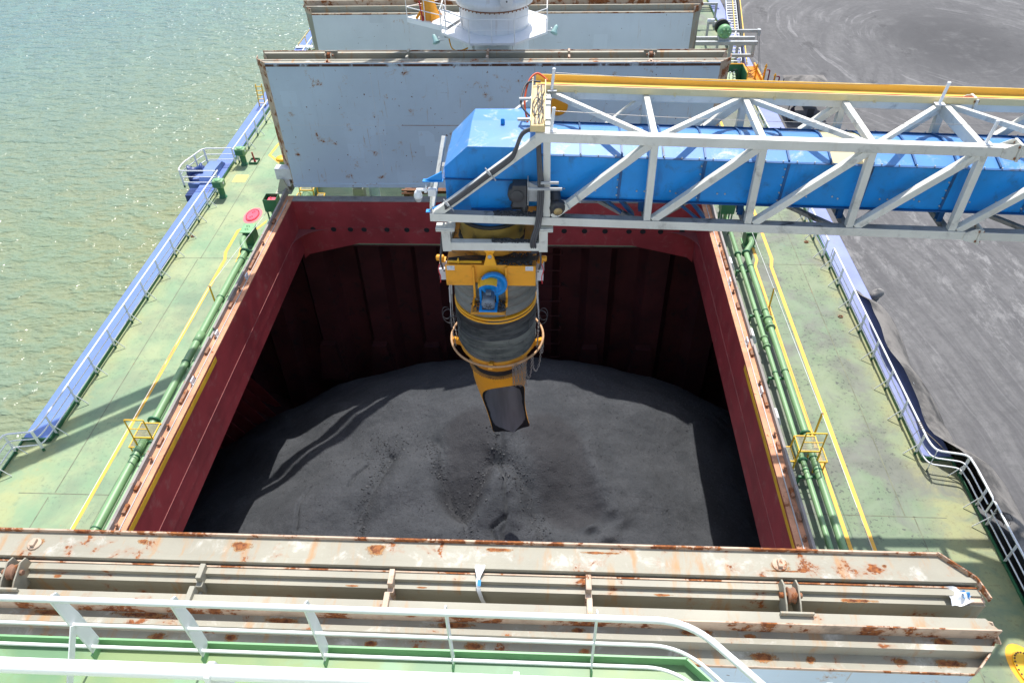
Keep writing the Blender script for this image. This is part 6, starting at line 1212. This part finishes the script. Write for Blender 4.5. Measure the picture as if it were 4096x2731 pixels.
def person():
    c = Vector((20.05,51.7,-3.5)); J = [(0,0,.42),(.02,.02,.70),(.06,.03,.95),(.08,.02,1.04),(.11,.0,1.17),(.13,-.02,1.27),
         (.22,-.10,.43),(.48,-.13,.44),(.50,-.14,.10),(.62,-.18,.05),(.20,.12,.43),(.46,.15,.44),(.47,.16,.10),(.60,.18,.05),
         (.05,-.19,.93),(.14,-.24,.68),(.34,-.16,.58),(.05,.22,.93),(.14,.27,.68),(.34,.17,.58)]
    R = [.15,.15,.14,.06,.085,.07,.09,.075,.055,.04,.09,.075,.055,.04,.065,.05,.035,.065,.05,.035]
    E = [(0,1),(1,2),(2,3),(3,4),(4,5),(0,6),(6,7),(7,8),(8,9),(0,10),(10,11),(11,12),(12,13),(2,14),(14,15),(15,16),(2,17),(17,18),(18,19)]
    me = bpy.data.meshes.new('person'); me.from_pydata(J, E, []); o = bpy.data.objects.new('person', me); COL.objects.link(o); o.location = c
    sk = o.modifiers.new('skin','SKIN'); sub = o.modifiers.new('sub','SUBSURF'); sub.levels = 2; sub.render_levels = 2
    for v, r_ in zip(me.skin_vertices[0].data, R): v.radius = (r_, r_)
    me.skin_vertices[0].data[0].use_root = True; me.materials.append(M['clothes']); tag(o, 'person in dark clothes sitting under the canopy on the quay', 'person')
    mb = MB(); mb.lathe([(.11,-.02),(.115,.05),(.09,.11),(0,.13)], (c.x+.12,c.y-.01,c.z+1.22), 14); mb.build('hair', BK, o)
    mb = MB(); mb.box((c.x-.2,c.y-.2,c.z+.02),(c.x+.2,c.y+.22,c.z+.28)); tag(mb.build('stool', M['machine'], loc=(c.x,c.y,c.z), bevel=.02), 'low dark stool the person is sitting on', 'stool')
person()

# ================================================================= UPPER DECK AND RAILS BELOW THE CAMERA
ud = thing('upper_deck', 'green painted upper deck with low rim at the bottom edge of the photo', 'deck', (0,1,14))
pg = [(-9,3.26),(3.92,3.26),(6.2,.98),(6.2,-3),(-9,-3)]
mb = MB(); mb.prism(pg, 'z', 13.9, 14.0); mb.build('floor', M['upper_deck'], ud)
mb = MB(); mb.beam((-9,3.25,14.06),(3.93,3.25,14.06),.02,.13); mb.beam((3.92,3.25,14.06),(6.2,.97,14.06),.02,.13); mb.build('rim', M['green_lt'], ud)
mb = MB(); mb.box((-12.5,-3,2.5),(6.1,2.9,13.89)); mb.build('house_front', M['white'], ud)
WR = M['white']
ur = thing('guardrail', 'glossy white guardrail on flat posts in front of the near hatch cover', 'guardrail', (0,3.17,14))
for h, rr, nm in ((1.05,.030,'top_rail'),(.60,.017,'middle_rail'),(.17,.017,'lower_rail')):
    mb = MB(); mb.tube(fillet([(-9,3.17,14+h),(3.80,3.13,14+h),(6.1,.80,14+h)], .28, 8), rr, 12); mb.build(nm, WR, ur)
for k, x in enumerate((-5.3,-4.1,-2.93,-1.75,-.67,.51,1.73,3.03)):
    mb = MB(); w_ = .10 if x < 1 else .07
    mb.prism([(3.17+w_*.9,14.10),(3.17+w_*.9,14.62),(3.17+.05,15.04),(3.17,15.085),(3.17-.05,15.04),(3.17-w_*.55,14.62),(3.17-w_*.55,14.10)] if x < 1 else [(3.21,14.1),(3.21,15.05),(3.17,15.085),(3.13,15.05),(3.13,14.1)], 'x', x-.007, x+.007); po = mb.build('post', WR, ur)
    mb = MB(); mb.prism([(3.22,14.0),(3.22,14.10),(3.09,14.10),(3.09,14.0)], 'x', x-.009, x+.009); mb.build('foot', M['green_lt'], po)
    if x in (-1.75,): mb = MB(); mb.beam((x+.022,3.13,14.62),(x+.022,2.5,14.01),.012,.085); mb.build('brace', WR, po)
mb = MB(); mb.prism([(2.12,14.0),(2.12,15.05),(2.05,15.05),(2.05,14.0)], 'x', 4.86, 4.875); mb.build('post', WR, ur)
nr = thing('guardrail', 'thick white handrail crossing the very bottom of the photo', 'guardrail', (0,1.30,17))
for h, rr, nm in ((1.0,.031,'top_rail'),(.55,.018,'middle_rail')): mb = MB(); mb.tube([(-9,1.30,17+h),(6,1.29,17+h)], rr, 14); mb.build(nm, WR, nr)
for x in (-3.7,-2.47,-1.24,-.02,1.21,2.46,3.7,4.9): mb = MB(); mb.prism([(1.36,17.0),(1.36,17.85),(1.33,18.02),(1.30,18.045),(1.26,18.02),(1.23,17.85),(1.23,17.0)], 'x', x-.012, x+.012); mb.build('post', WR, nr)
fb = thing('bridge_walkway', 'white walkway edge under the camera carrying the bottom handrail', 'walkway', (0,0,17)); mb = MB(); mb.box((-9,-3,16.9),(6,1.25,17.0)); mb.build('floor', M['upper_deck'], fb); mb = MB(); mb.box((-9,-3,14.0),(6,.4,16.9)); mb.build('wall', WR, fb)

# unseen bridge house, added to block sky over the hold and bounce sun
bh = thing('bridge_house', 'white bridge house of the ship behind the viewer', 'bridge house', (0,-4,17))
mb = MB(); mb.box((-13,-9,.02),(13,-3.2,25.5)); mb.build('wall', M['white'], bh); mb = MB(); mb.box((-14,-9.5,25.5),(14,-2.6,25.8)); mb.build('roof', M['white'], bh)
for k in range(9): mb = MB(); mb.box((-11.6+2.6*k,-3.19,22.4),(-9.6+2.6*k,-3.15,23.7)); mb.build('window', M['machine'], bh)
